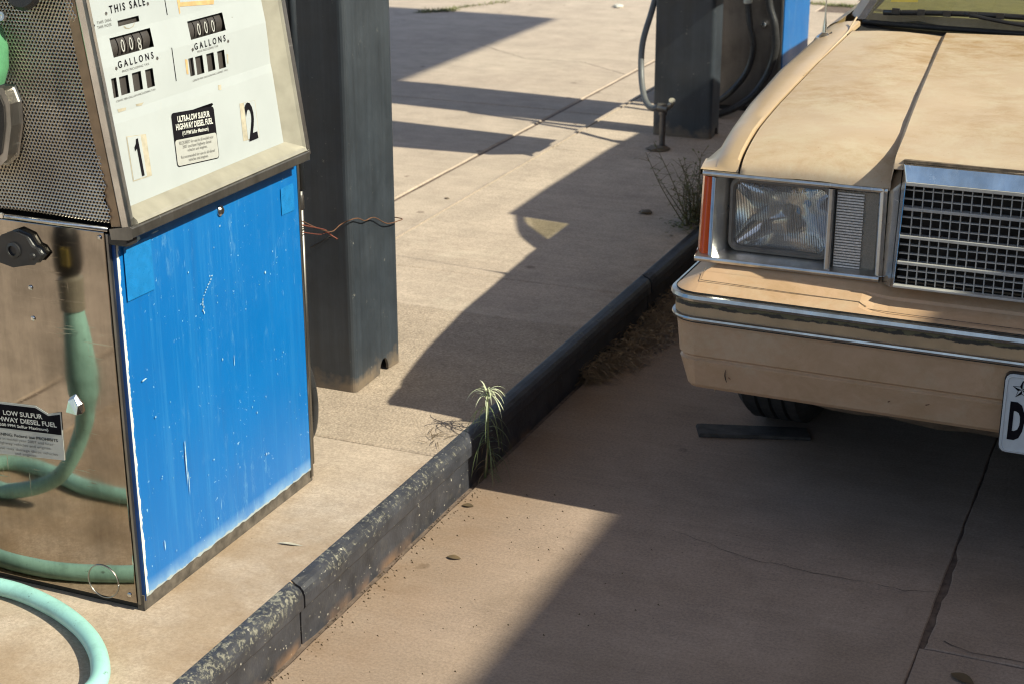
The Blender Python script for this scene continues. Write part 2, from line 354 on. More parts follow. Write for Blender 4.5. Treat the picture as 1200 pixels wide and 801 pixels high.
def lathe(name, prof, origin, axis, mat, parent=None, seg=24, smooth=True):
    """prof: (radius, height) along axis"""
    q = Vector((0, 0, 1)).rotation_difference(Vector(axis).normalized()); o = Vector(origin); vs = []; fs = []
    for (r, h) in prof:
        for k in range(seg):
            a = 2 * math.pi * k / seg; vs.append(o + q @ Vector((r * math.cos(a), r * math.sin(a), h)))
    n = len(prof)
    for i in range(n - 1):
        for k in range(seg): fs.append((i * seg + k, i * seg + (k + 1) % seg, (i + 1) * seg + (k + 1) % seg, (i + 1) * seg + k))
    if prof[0][0] > 1e-5: fs.append(tuple(range(seg - 1, -1, -1)))
    if prof[-1][0] > 1e-5: fs.append(tuple(range((n - 1) * seg, n * seg)))
    return mk(name, vs, fs, mat, parent, smooth)
def grid(name, rows, mat, parent=None, smooth=True, solid=0.0):
    n = len(rows[0]); vs = [p for r in rows for p in r]; fs = []
    for i in range(len(rows) - 1):
        for k in range(n - 1): fs.append((i * n + k, i * n + k + 1, (i + 1) * n + k + 1, (i + 1) * n + k))
    return mk(name, vs, fs, mat, parent, smooth, solid=solid)
def empty(name, loc, label=None, cat=None, group=None, kind=None):
    o = bpy.data.objects.new(name, None); COL.objects.link(o); o.location = loc; o.empty_display_size = .1
    tag(o, label, cat, group, kind); return o
def tag(o, label=None, cat=None, group=None, kind=None):
    for k, v in (('label', label), ('category', cat), ('group', group), ('kind', kind)):
        if v: o[k] = v
    return o
def text(name, s, O, X, Y, w, h, mat, parent, bold=0.0, spacing=1.0, align='L', depth=.0004, mapf=None):
    """lettering fitted to width w and cap height h; O = lower left (or centre with align C), X/Y unit axes on the surface"""
    cu = bpy.data.curves.new('t', 'FONT'); cu.body = s; cu.size = 1; cu.space_character = spacing; cu.offset = bold; cu.extrude = .0; cu.resolution_u = 3
    ob = bpy.data.objects.new('t', cu); COL.objects.link(ob)
    me = bpy.data.meshes.new_from_object(ob.evaluated_get(bpy.context.evaluated_depsgraph_get())); bpy.data.objects.remove(ob); bpy.data.curves.remove(cu)
    co = np.empty(len(me.vertices) * 3, np.float32); me.vertices.foreach_get('co', co); co = co.reshape(-1, 3)
    if len(co) == 0: return None
    mn, mx = co.min(0), co.max(0); sx = w / max(mx[0] - mn[0], 1e-6); sy = h / .70
    u = (co[:, 0] - mn[0]) * sx - (w / 2 if align == 'C' else 0); v = co[:, 1] * sy
    if mapf:
        out = np.array([tuple(mapf(float(a), float(b))) for a, b in zip(u, v)])
        me.vertices.foreach_set('co', out.astype(np.float32).ravel()); me.update(); return link(name, me, mat, parent)
    X = np.array(X); Y = np.array(Y); Nn = np.cross(X, Y)
    out = np.array(O) + u[:, None] * X + v[:, None] * Y + Nn * depth
    me.vertices.foreach_set('co', out.astype(np.float32).ravel()); me.update()
    return link(name, me, mat, parent)

# ------------------------------------------------------------------ ground, slabs, island
IZ = .12            # island height
me_g = mk('ground', [(-400, -400, -.05), (400, -400, -.05), (400, 400, -.05), (-400, 400, -.05)], [(0, 1, 2, 3)], 'desert'); tag(me_g, kind='structure')
jd = mk('joint_dirt', [(-14, -6, -.0045), (2.57, -6, -.0045), (2.57, 16, -.0045), (-14, 16, -.0045)], [(0, 1, 2, 3)], 'soil'); tag(jd, kind='structure')
drive = empty('driveway', (0, 0, 0), kind='structure')
def slab(x0, x1, y0, y1, zt, zb, mat, parent, jit=.0012, name='slab', step=.06, ed=.006):
    """concrete slab with slightly ragged arrises"""
    per = []
    def run(a, b):
        L = math.dist(a, b); n = max(2, min(160, int(L / step)))
        for i in range(n): per.append((a[0] + (b[0] - a[0]) * i / n, a[1] + (b[1] - a[1]) * i / n))
    run((x0, y0), (x1, y0)); run((x1, y0), (x1, y1)); run((x1, y1), (x0, y1)); run((x0, y1), (x0, y0))
    per = [(p[0] + ru(-jit, jit) * .5, p[1] + ru(-jit, jit) * .5) for p in per]; n = len(per); cx, cy = (x0 + x1) / 2, (y0 + y1) / 2
    def inset(p): return (p[0] + (ed if p[0] < cx else -ed) * (1 if min(abs(p[0] - x0), abs(p[0] - x1)) < .01 else 0), p[1] + (ed if p[1] < cy else -ed) * (1 if min(abs(p[1] - y0), abs(p[1] - y1)) < .01 else 0))
    vs = [(*inset(p), zt) for p in per] + [(*p, zt - ed * .7 - ru(0, .001)) for p in per] + [(*p, zb) for p in per]
    fs = [tuple(range(n))] + [(k * n + i, k * n + (i + 1) % n, (k + 1) * n + (i + 1) % n, (k + 1) * n + i) for k in (0, 1) for i in range(n)]
    return mk(name, vs, fs, mat, parent)
# driveway beside the car
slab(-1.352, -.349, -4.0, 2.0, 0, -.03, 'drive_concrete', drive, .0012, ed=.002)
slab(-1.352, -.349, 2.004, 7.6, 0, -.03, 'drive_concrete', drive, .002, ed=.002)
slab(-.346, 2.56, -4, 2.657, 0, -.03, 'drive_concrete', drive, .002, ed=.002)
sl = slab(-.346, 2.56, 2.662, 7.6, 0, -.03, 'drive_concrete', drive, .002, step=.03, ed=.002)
for v in sl.data.vertices:      # spalled stretch of the joint
    if v.co.x < -.3 and 2.66 < v.co.y < 3.04: v.co.x += .011 + ru(-.003, .003)
    elif v.co.x < -.3 and 3.04 < v.co.y < 3.5: v.co.x += ru(-.001, .002)
slab(-1.352, 2.56, 7.61, 10.05, 0, -.03, 'far_concrete', drive)
slab(-1.352, 2.56, 10.08, 15.5, 0, -.03, 'far_concrete', drive)
# far side of the island
slab(-2.578, -2.21, -4.0, 6.6, 0, -.03, 'far_concrete', drive, .002)
slab(-2.578, -2.21, 6.606, 10.05, 0, -.03, 'far_concrete', drive, .002)
for xa, xb in ((-6.2, -2.592), (-9.8, -6.21), (-13.5, -9.81)):
    for ya, yb in ((-4, 3.0), (3.008, 6.62), (6.628, 10.05), (10.09, 15.5)):
        slab(xa, xb, ya, yb, 0, -.03, 'far_concrete', drive, .002, step=.09)
slab(-2.578, -1.36, 10.09, 15.5, 0, -.03, 'far_concrete', drive, .003)
# cracks: thin ragged grooves filled with dirt, 1 mm proud so they show
def crack(pts, w, parent, z=.0015, mat='crack'):
    P = []
    for i in range(len(pts) - 1):
        a, b = pts[i], pts[i + 1]; n = max(3, int(math.dist(a, b) / .018))
        for k in range(n):
            t = k / n; P.append((a[0] + (b[0] - a[0]) * t + ru(-.004, .004), a[1] + (b[1] - a[1]) * t + ru(-.004, .004)))
    P.append(pts[-1]); vs = []; fs = []
    for i, p in enumerate(P):
        q = P[min(i + 1, len(P) - 1)]; o = P[max(i - 1, 0)]; d = Vector((q[0] - o[0], q[1] - o[1])).normalized(); nn = Vector((-d.y, d.x)) * w * ru(.3, 1.0)
        vs += [(p[0] + nn.x, p[1] + nn.y, z), (p[0] - nn.x, p[1] - nn.y, z)]
    fs = [(2 * i, 2 * i + 1, 2 * i + 3, 2 * i + 2) for i in range(len(P) - 1)]
    return mk('crack', vs, fs, mat, parent, fixn=False)
crack([(-.889, 2.928), (-.779, 2.892), (-.693, 2.865), (-.625, 2.867), (-.548, 2.857), (-.492, 2.866), (-.409, 2.857), (-.353, 2.877)], .0008, drive)
crack([(-.31, 2.70), (-.255, 2.672), (-.1, 2.68), (.3, 2.74)], .0014, drive)
crack([(-3.6, 8.0), (-3.2, 7.7), (-2.9, 7.72), (-2.6, 7.5)], .002, drive)

isl = empty('pump_island', (-1.78, 3, 0), kind='structure')
for ya, yb, mt in ((-1.2, .6, 'island_concrete'), (.604, 2.838, 'island_concrete'), (2.842, 3.688, 'rough_concrete'), (3.693, 3.992, 'island_concrete'), (3.997, 5.476, 'island_concrete'), (5.481, 7.2, 'island_concrete'), (7.205, 9.0, 'island_concrete')):
    slab(-2.178, -1.382, ya, yb, IZ, -.02, mt, isl, .0012, ed=.004)
KP = [(-1.385, .02), (-1.385, .1205), (-1.382, .1212), (-1.370, .1198), (-1.361, .1160), (-1.3555, .109), (-1.3525, .099), (-1.3525, .078), (-1.3555, .073), (-1.3605, .0705), (-1.3625, .067), (-1.363, .03), (-1.3625, -.02), (-1.385, -.02)]
def kerb(y0, y1):
    n = max(2, int((y1 - y0) / .035)); rows = []
    rr = random.Random(int(y0 * 100) + 5)
    for i in range(n + 1):
        y = y0 + (y1 - y0) * i / n; e = 1 if 0 < i < n else 0
        wob = .0016 * math.sin(y * 1.7)
        ends = .004 if not e else 0
        rows.append([(p[0] + (wob + rr.uniform(-.0004, .0004) if p[0] > -1.38 else 0) - (ends if p[0] > -1.38 else 0), y + (ru(-.002, .002) if e else 0), p[1] + (rr.uniform(-.0004, .0004) - ends if p[1] > .05 and p[0] > -1.38 else 0)) for p in KP] )
    vs = [p for r in rows for p in r]; m = len(KP); fs = []
    for i in range(n):
        for k in range(m): fs.append((i * m + k, i * m + (k + 1) % m, (i + 1) * m + (k + 1) % m, (i + 1) * m + k))
    fs += [tuple(range(m)), tuple(range(n * m, n * m + m))]
    o = mk('kerb', vs, fs, 'kerb_paint', isl, smooth=False); return o
for a, b in ((-1.2, .55), (.555, 2.243), (2.249, 4.166), (4.174, 6.1), (6.106, 7.6), (7.606, 9.0)): kerb(a, b)
# kerb on the far side
prism('kerb', [(-2.184, -.02), (-2.202, -.02), (-2.203, .10), (-2.200, .117), (-2.184, .1185)], 'y', -1.2, 9.0, 'far_concrete', isl)

# ------------------------------------------------------------------ canopy posts
def post(x0, x1, y0, y1, label, notch=True):
    e = empty('canopy_post', ((x0 + x1) / 2, (y0 + y1) / 2, IZ), label, 'post', 'steel posts standing on the pump island')
    r = .014; prof = []
    for cx, cy, a0 in ((x1 - r, y0 + r, -90), (x1 - r, y1 - r, 0), (x0 + r, y1 - r, 90), (x0 + r, y0 + r, 180)):
        for k in range(5):
            a = math.radians(a0 + 90 * k / 4); prof.append((cx + r * math.cos(a), cy + r * math.sin(a)))
    zs = (IZ + .001, 3.98); n = len(prof); vs = [(*p, z) for z in zs for p in prof]; fs = []
    for i in range(n):
        if i == 4 and notch:   # +x face with the drain notch
            yc = (y0 + y1) / 2 + (y1 - y0) * .12; rr = min(.022, (y1 - y0) * .16); b = len(vs)
            arc = [(x1, yc - rr * math.cos(math.pi * k / 8), zs[0] + .004 + 1.5 * rr * math.sin(math.pi * k / 8)) for k in range(9)]
            vs += arc; fs.append((4,) + tuple(range(b, b + 9)) + (5, n + 5, n + 4))
        else: fs.append((i, (i + 1) % n, n + (i + 1) % n, n + i))
    tube_o = mk('column', vs, fs, 'post_paint', e, solid=.006)
    for p in tube_o.data.polygons: p.use_smooth = False
    box('cap_plate', x0 - .05, x1 + .05, y0 - .05, y1 + .05, 3.981, 3.999, 'post_paint', e)
    return e
post(-1.925, -1.700, 3.085, 3.310, 'dark blue-grey steel post close behind the near blue fuel pump')
post(-1.910, -1.683, 5.83, 5.945, 'dark steel post with a tap at its foot beside the far pump')
pb = empty('service_box', (-1.64, 5.86, .68), 'grey metal service box fixed to the far post above the tap', 'box')
prism('shell', [(5.68, .80), (5.76, .68), (6.02, .68), (6.02, 1.6), (5.62, 1.6), (5.62, 1.15)], 'x', -1.682, -1.60, 'grey_steel', pb, bevel=.004)
box('door', -1.599, -1.594, 5.66, 5.98, .95, 1.55, 'dull_steel', pb, bevel=.002)
cp = empty('station_canopy', (-1.8, 4.5, 4.0), 'flat pale canopy roof carried by the dark posts', 'canopy')
box('roof_slab', -4.3, 1.185, .4, 8.55, 4.0, 4.30, 'canopy_white', cp)
box('soffit', -4.2, 1.09, .5, 8.45, 3.985, 3.999, 'canopy_white', cp)

# ------------------------------------------------------------------ near fuel pump
PX, PY0, PY1 = -1.555, 2.05, 2.64
pump = empty('fuel_pump', (-1.79, 2.345, IZ), 'near fuel pump with bright blue front, white dial face and mirror-like steel end', 'fuel pump', 'fuel pumps on the island')
LA = math.radians(8.0)
P0 = Vector((-1.527, PY0, .81)); FN = Vector((math.cos(LA), 0, math.sin(LA))); FT = Vector((-math.sin(LA), 0, math.cos(LA))); FS = Vector((0, 1, 0))
DT = [(-.02, .014), (.02, .014), (.150, .0120), (.165, .0128), (.238, .008), (.286, .0098), (.36, .007), (.62, .007)]
def dep(t):
    for (a, da), (b, db) in zip(DT, DT[1:]):
        if a <= t <= b: return da + (db - da) * (t - a) / (b - a)
    return DT[-1][1]
def fp(s, t, off=0.0, flat=None): return P0 + FS * s + FT * t - FN * ((dep(t) if flat is None else flat) - off)
ZT = .797
box('base', -2.02, -1.573, PY0 + .012, PY1 - .012, IZ, IZ + .03, 'dark_void', pump)
box('cabinet_core', -2.02, -1.578, PY0 + .016, PY1 - .016, IZ + .031, .792, 'dark_void', pump)
box('skirt_rail', -1.573, -1.559, PY0 + .006, PY1 - .006, IZ + .001, IZ + .030, 'skirt_grey', pump)
endp = box('end_panel', -2.03, -1.570, PY0, PY0 + .008, IZ + .016, ZT - .004, 'stainless', pump, bevel=.0015)
box('corner_strip', -1.5685, -1.5635, PY0 + .001, PY0 + .014, IZ + .014, .790, 'dull_steel', pump, bevel=.001)
box('end_panel', -2.03, -1.560, PY1 - .008, PY1, IZ + .016, ZT - .004, 'stainless', pump, bevel=.0015)
# blue front panel: slightly bowed sheet with a chipped lower edge
rows = []; NY, NZ = 48, 26
for i in range(NZ + 1):
    z = IZ + .028 + (.776 - IZ - .028) * i / NZ; row = []
    for k in range(NY + 1):
        y = PY0 + .010 + (PY1 - .016 - PY0 - .010) * k / NY
        dz = (ru(-.0022, .0016)) if i == 0 else 0
        row.append((PX - .0012 * (1 - math.sin(math.pi * k / NY)) + .0008 * math.sin(7 * y + 5 * z), y, z + dz))
    rows.append(row)
fpan = grid('front_panel', rows, 'blue_enamel', pump)
box('panel_return', PX - .012, PX - .002, PY0 + .0085, PY0 + .0099, IZ + .02, .776, 'blue_dark', pump)
box('side_edge', PX - .012, PX + .001, PY1 - .0155, PY1 - .0085, IZ + .012, .79, 'dull_steel', pump, bevel=.001)
# lock, tape, chips
lk = lathe('panel_lock', [(.0095, 0), (.0095, .003), (.006, .006), (0, .0065)], (PX + .0005, 2.3556, .7514), (1, 0, 0), 'chrome', pump, 20)
box('lock_slot', PX + .0066, PX + .0074, 2.3546, 2.3566, .7475, .7555, 'dark_void', lk)
def patch(name, y0, y1, z0, z1, mat, off=.0014, ring=None):
    mk(name, [(PX + off, y0, z0), (PX + off, y1, z0 + ru(-.002, .002)), (PX + off, y1 + ru(-.002, .002), z1), (PX + off, y0, z1 + ru(-.002, .002))], [(0, 1, 2, 3)], mat, fpan, fixn=False)
patch('tape_patch', 2.075, 2.150, .672, .762, 'tape')
patch('tape_patch', 2.560, 2.606, .690, .742, 'tape')
def chip(y, z, w, h):
    n = random.randint(6, 9); a0 = rnd() * 6; mk('paint_chip', [(PX + .0019, y + w * math.cos(a0 + 6.283 * k / n) * ru(.5, 1.1), z + h * math.sin(a0 + 6.283 * k / n) * ru(.5, 1.1)) for k in range(n)], [tuple(range(n))], 'white_chip', fpan, fixn=False)
chip(2.113, .7665, .011, .007)
for a in ((2.20, .345, .002, .055), (2.204, .30, .0012, .03), (2.10, .53, .008, .002), (2.16, .765, .012, .0015), (2.37, .47, .001, .012), (2.12, .22, .0012, .012), (2.49, .60, .003, .004), (2.46, .25, .002, .003)): chip(*a)
for k in range(30): chip(ru(2.09, 2.60), ru(.16, .76), ru(.0006, .002), ru(.0008, .003))
for k in range(9):
    y = 2.285 + k * .004; chip(y, .612 + k * .0042 + ru(-.002, .002), .003, .0016)
for k in range(6): chip(2.285 + ru(-.002, .002), .612 - k * .005, .0018, .003)
# end panel furniture (plane y = PY0, facing the camera)
YE = PY0 - .0003
for sx, sz in ((-1.5834, .1505), (-1.7245, .6823), (-1.726, .6292), (-1.5727 - .006, .7835)):
    lathe('screw', [(.0042, 0), (.0042, .001), (.0028, .0026), (0, .003)], (sx, YE, sz), (0, -1, 0), 'chrome', endp, 14)
rp = [(-1.6355 + .0312 * math.cos(a * math.pi / 18), YE - .0004, .1655 + .031 * math.sin(a * math.pi / 18)) for a in range(37)]
tube('knockout_ring', rp, .0011, 'grey_steel', endp, 6)
# rubber hook plate
rb = [(-1.80, .728), (-1.7802, .7294), (-1.7434, .7222), (-1.7152, .7292), (-1.7014, .7315), (-1.6899, .7429), (-1.6957, .7508), (-1.7054, .754), (-1.7152, .770), (-1.7364, .7762), (-1.7579, .7681), (-1.7782, .748), (-1.80, .746)]
hk = prism('rubber_plug', rb, 'y', YE - .014, YE, 'black_rubber', pump, bevel=.004)
lathe('plug_hole', [(.0, -.001), (.013, 0), (.013, .0035), (.0085, .005), (.0075, .001), (0, .001)], (-1.738, YE - .014, .748), (0, -1, 0), 'black_rubber', hk, 20)
lathe('rivet', [(.006, 0), (.005, .003), (0, .004)], (-1.702, YE - .014, .742), (0, -1, 0), 'black_rubber', hk, 14)
# triangular latch
lt = mk('latch', [(-1.672, YE, .475), (-1.646, YE, .473), (-1.643, YE, .492), (-1.655, YE, .508), (-1.668, YE, .500), (-1.670, YE - .012, .477), (-1.648, YE - .012, .475), (-1.647, YE - .008, .490), (-1.656, YE - .005, .503), (-1.666, YE - .008, .497)],
        [(0, 1, 6, 5), (1, 2, 7, 6), (2, 3, 8, 7), (3, 4, 9, 8), (4, 0, 5, 9), (5, 6, 7, 8, 9)], 'chrome', pump, bevel=.001)
# lower diesel label
L2 = [(-1.852, .370), (-1.6905, .3825), (-1.6885, .470), (-1.7151, .4631), (-1.7401, .4735), (-1.850, .467)]
lb = prism('label', L2, 'y', YE - .0012, YE - .0002, 'label_white', pump); lb['label'] = 'black and white low sulfur highway diesel fuel sticker with torn top edge'
L2b = [(-1.850, .4195), (-1.6915, .4285), (-1.6905, .466), (-1.7151, .4595), (-1.7405, .470), (-1.848, .4635)]
mk('label_band', [(p[0], YE - .0015, p[1]) for p in L2b], [tuple(range(6))], 'black_print', lb, fixn=False)
tx = Vector((math.cos(.06), 0, math.sin(.06))); tz = Vector((-math.sin(.06), 0, math.cos(.06)))
def et(s, x, z, wd, h, mat, bold=.0): text('lettering', s, (x, YE - .0015, z), tx, tz, wd, h, mat, lb, bold, align='C')
et('LOW SULFUR', -1.768, .4497, .082, .0082, 'white_print', .02)
et('HIGHWAY DIESEL FUEL', -1.772, .4372, .146, .0082, 'white_print', .02)
et('(500 PPM Sulfur Maximum)', -1.770, .4285, .105, .0050, 'white_print', .02)
et('WARNING: Federal law PROHIBITS', -1.771, .4105, .142, .0052, 'black_print', .012)
et('use in model year 2007 and later', -1.771, .4025, .122, .0048, 'grey_print')
et('highway vehicles and engines.', -1.771, .3945, .112, .0048, 'grey_print')
et('Its use may damage these vehicles', -1.771, .3850, .136, .0048, 'grey_print')
et('and engines.', -1.771, .3775, .046, .0048, 'grey_print')
# lip between the panels
tube('lip_rod', [(-2.03, PY0 - .002, .799), (-1.56, PY0 - .002, .799)], .0042, 'chrome', pump, 8)
lathe('screw', [(.005, 0), (.0045, .0025), (0, .0035)], (-1.7623, PY0 - .005, .801), (0, -1, 0), 'chrome', pump, 14)
# perforated panel: hex lattice in the plane y = PY0 + .004
def xr(z): return -1.551 - (z - .81) * .1085
def perf():
    p = .0064; hx = p; hz = p * .866; ro = p / math.sqrt(3); ri = ro * .64; vs = []; fs = []
    z = .812; row = 0
    rr = random.Random(3)
    while z < 1.34:
        x = -1.99 + (hx / 2 if row % 2 else 0); xm = xr(z) - .004 + rr.uniform(-.003, .001)
        while x < xm:
            b = len(vs); yb = PY0 + .004 + .0035 * math.sin(x * 21) * math.sin(z * 17)
            for q in range(3):
                for k in range(6):
                    a = math.radians(60 * k + 30); r_ = ro if q == 0 else ri * (1 if q == 1 else .9)
                    vs.append((x + r_ * math.cos(a), yb + (0 if q == 0 else (-.0006 if q == 1 else .0016)), z + r_ * math.sin(a)))
            for q in range(2):
                for k in range(6): fs.append((b + q * 6 + k, b + q * 6 + (k + 1) % 6, b + q * 6 + 6 + (k + 1) % 6, b + q * 6 + 6 + k))
            x += hx
        z += hz; row += 1
    o = mk('perforated_panel', vs, fs, 'perforated', pump, fixn=False); o['kind'] = 'stuff'
perf()
hc = [(-2.03, .806), (-1.585, .806), (-1.585 - .60 * .14, 1.41), (-2.03, 1.41)]
prism('head_core', hc, 'y', PY0 + .022, PY1 - .02, 'dark_void', pump)
prism('head_side', [(-2.03, .806), (-1.535, .806), (-1.535 - .60 * .14, 1.41), (-2.03, 1.41)], 'y', PY1 - .008, PY1, 'stainless', pump)
box('head_top', -2.035, -1.60, PY0 - .004, PY1 + .004, 1.411, 1.44, 'grey_steel', pump, bevel=.004)
# dial face with real window openings
WIN = [(.092, .148, .294, .303), (.064, .172, .250, .280), (.048, .061, .190, .220), (.068, .0915, .1905, .219), (.102, .126, .19, .219), (.1375, .1585, .189, .218),
       (.276, .383, .244, .2745), (.26, .274, .186, .2155), (.28, .302, .185, .215), (.3135, .336, .1845, .214), (.347, .369, .183, .213)]
ss = sorted({.018, .512, .10, .2, .42, .46} | {v for wn_ in WIN for v in wn_[:2]}); ts = sorted({.018, .58, .40, .46, .52} | {v for wn_ in WIN for v in wn_[2:]} | {t for t, _ in DT if .018 < t < .58})
vs = [fp(s, t) for t in ts for s in ss]; fs = []
for i in range(len(ts) - 1):
    for k in range(len(ss) - 1):
        cs, ct = (ss[k] + ss[k + 1]) / 2, (ts[i] + ts[i + 1]) / 2
        if not any(a < cs < b and c < ct < d for a, b, c, d in WIN):
            n = len(ss); fs.append((i * n + k, i * n + k + 1, (i + 1) * n + k + 1, (i + 1) * n + k))
face = mk('dial_face', vs, fs, 'white_enamel', pump, fixn=False)
# frame: left strip, right channel, bottom ledge
def fprism(name, prof, s0, s1, mat, bev=0.0):   # prof in (t, height above frame plane)
    n = len(prof); v = [P0 + FS * s + FT * t + FN * h for s in (s0, s1) for t, h in prof]
    mk(name, v, [tuple(range(n)), tuple(range(2 * n - 1, n - 1, -1))] + [(i, (i + 1) % n, n + (i + 1) % n, n + i) for i in range(n)], mat, pump, bevel=bev)
def fprism_t(name, prof, t0, t1, mat, bev=0.0):  # prof in (s, height)
    n = len(prof); v = [P0 + FS * s + FT * t + FN * h for t in (t0, t1) for s, h in prof]
    mk(name, v, [tuple(range(n)), tuple(range(2 * n - 1, n - 1, -1))] + [(i, (i + 1) % n, n + (i + 1) % n, n + i) for i in range(n)], mat, pump, bevel=bev)
fprism_t('frame_side', [(-.002, -.007), (-.002, .006), (.004, .008), (.017, .004), (.018, -.02), (.016, -.02)], -.018, .60, 'chrome', .001)
fprism_t('edge_strip', [(.003, -.030), (.003, -.0125), (.014, -.0125), (.014, -.03)], -.004, .60, 'edge_brown')
fprism_t('edge_gap', [(.006, -.0124), (.006, -.0072), (.012, -.0072), (.012, -.0124)], -.004, .60, 'dark_void')
fprism_t('frame_side', [(.512, -.015), (.545, .004), (.549, .009), (.556, .009), (.560, .004), (.560, -.03), (.512, -.03)], -.004, .60, 'cream_metal', .001)
fprism_t('frame_lip', [(.549, .0092), (.5615, .0092), (.5615, -.028), (.5602, -.028), (.5602, .0085), (.549, .0085)], -.012, .60, 'grey_steel')
fprism('frame_ledge', [(.020, -.024), (.0205, -.0128), (.002, .008), (-.004, .010), (-.006, -.03), (.0, -.03)], .0185, .5485, 'cream_metal', .0008)
fprism('frame_sill', [(-.0045, .0085), (-.007, .0115), (-.022, .0095), (-.024, .002), (-.022, -.03), (-.0065, -.03)], -.003, .553, 'dull_steel', .001)
box('gasket', -1.572, -1.528, PY0 + .002, PY0 + .03, .772, .790, 'black_rubber', pump, bevel=.003)
box('shadow_gap', -1.59, -1.552, PY0 + .012, PY1 - .02, .778, .786, 'dark_void', pump)
# number wheels behind the openings
def rows_of(win, digits, offs, big=True):
    a, b, c, d = win
    h = (c + d) / 2; rw = (b - a) / len(digits)
    bk = mk('counter_window', [fp(a - .002, c - .003, -.010), fp(b + .002, c - .003, -.010), fp(b + .002, d + .003, -.010), fp(a - .002, d + .003, -.010)], [(0, 1, 2, 3)], 'dark_void', face, fixn=False)
    for i, ch in enumerate(digits):
        s0 = a + rw * i + rw * .06; s1 = a + rw * (i + 1) - rw * .06; R = (d - c) * .8; vs = []; fs = []
        for k in range(9):
            an = math.radians(-48 + 12 * k)
            for s in (s0, s1): vs.append(fp(s, h) + FT * R * math.sin(an) - FN * (.0035 + R * (1 - math.cos(an))))
        fs = [(2 * k, 2 * k + 1, 2 * k + 3, 2 * k + 2) for k in range(8)]
        wh = mk('number_wheel', vs, fs, 'wheel_black', bk, True, fixn=False)
        if ch != ' ':
            text('lettering', ch, fp((s0 + s1) / 2, h - (d - c) * .36 + offs[i]) - FN * .0033, FS, FT, rw * .42, (d - c) * .66, 'label_white', bk, .0, align='C')
rows_of(WIN[1], ' 008 ', (0, 0, 0, -.004, 0)); rows_of(WIN[6], ' 000 ', (0, -.001, -.001, -.002, 0))
for wv in WIN[2:6] + WIN[7:] + WIN[:1]:
    a, b, c, d = wv
    mk('price_window', [fp(a - .002, c - .002, -.006), fp(b + .002, c - .002, -.006), fp(b + .002, d + .002, -.006), fp(a - .002, d + .002, -.006)], [(0, 1, 2, 3)], 'wheel_black', face, fixn=False)
def ft(s, a, b, t, h, mat='black_print', bold=.0, spacing=1.0, par=None, off=.0006): text('lettering', s, None, FS, FT, b - a, h, mat, par or face, bold, spacing, mapf=lambda u, v: fp(a + u, t + v, off))
ft('THIS SALE', .076, .170, .3165, .0115, 'black_print', .022, 1.5)
ft('GALLONS', .070, .165, .2325, .0105, 'black_print', .02, 1.7); ft('GALLONS', .2815, .377, .2265, .0105, 'black_print', .02, 1.7)
ft('THIS DIAL', .0405, .0775, .305, .0045, 'grey_print', 0, 1.2); ft('THIS HOSE', .0395, .0755, .298, .0045, 'grey_print', 0, 1.2)
ft('PRICE INCLUDING TAX', .078, .150, .2245, .0035, 'grey_print', 0, 1.1); ft('PRICE INCLUDING TAX', .288, .352, .2205, .0035, 'grey_print', 0, 1.1)
ft('CENTS PER GALLON INCLUDING TAX', .052, .158, .1825, .0030, 'grey_print'); ft('CENTS PER GALLON INCLUDING TAX', .264, .372, .1765, .0030, 'grey_print')
mk('diamond_mark', [fp(.027, .3045, .0006), fp(.031, .3005, .0006), fp(.035, .3045, .0006), fp(.031, .3085, .0006)], [(0, 1, 2, 3)], 'black_print', face, fixn=False)
for a, b, c, d in ((.2235, .2255, .2929, .40), (.2165, .2185, .1863, .2407)):
    mk('black_rule', [fp(a, c, .0006), fp(b, c, .0006), fp(b, d, .0006), fp(a, d, .0006)], [(0, 1, 2, 3)], 'black_print', face, fixn=False)
for s, t in ((.0664, .318), (.1766, .3177), (.0641, .2335), (.1738, .231), (.2752, .2282), (.3837, .2251), (.41, .262)):
    q = fp(s, t); lathe('screw', [(.0028, 0), (.0026, .0012), (0, .0018)] if s != .41 else [(.0012, 0), (0, .0006)], q, FN, 'grey_steel', face, 12)
def quad(name, pts, mat, off=.0005, par=None): return mk(name, [fp(s, t, off) for s, t in pts], [tuple(range(len(pts)))], mat, par or face, fixn=False)
quad('torn_tape', [(.2567, .34), (.2585, .289), (.2615, .291), (.2625, .301), (.362, .291), (.3647, .2985), (.2655, .3075), (.2635, .34)], 'tan_paper')
quad('torn_tape', [(.250, .2165), (.2565, .2145), (.2545, .1905), (.2495, .192)], 'tan_paper')
quad('torn_tape', [(.3745, .2045), (.379, .2035), (.3765, .1875), (.373, .189)], 'aged_paper')
quad('torn_tape', [(.104, .2925), (.135, .2935), (.130, .2885), (.118, .2865), (.108, .2885)], 'aged_paper'); quad('torn_tape', [(.107, .2925), (.132, .2935), (.128, .2895), (.118, .2875), (.110, .2895)], 'white_enamel', .0009)
quad('torn_tape', [(.052, .172), (.075, .1705), (.073, .1665), (.054, .1665)], 'aged_paper'); quad('torn_tape', [(.10, .1705), (.122, .1695), (.115, .1655), (.102, .167)], 'aged_paper')
quad('glue_mark', [(.335, .158), (.345, .157), (.342, .148), (.333, .150)], 'aged_paper')
nb = quad('number_sticker', [(.060, .127), (.1115, .1205), (.1075, .0535), (.0565, .0555)], 'aged_paper')
quad('sticker_top', [(.062, .1255), (.0965, .1215), (.094, .056), (.0585, .057)], 'white_enamel', .0009, nb)
quad('lettering', [(.0805, .0585), (.0875, .0585), (.0875, .1185), (.0825, .1185), (.0800, .1115), (.0745, .1065), (.0745, .1000), (.0805, .1035)], 'black_print', .0016, nb)
nb = quad('number_sticker', [(.390, .1155), (.4405, .112), (.435, .0465), (.383, .0505)], 'aged_paper')
quad('sticker_top', [(.403, .114), (.4385, .1118), (.4335, .048), (.398, .0505)], 'white_enamel', .0009, nb)
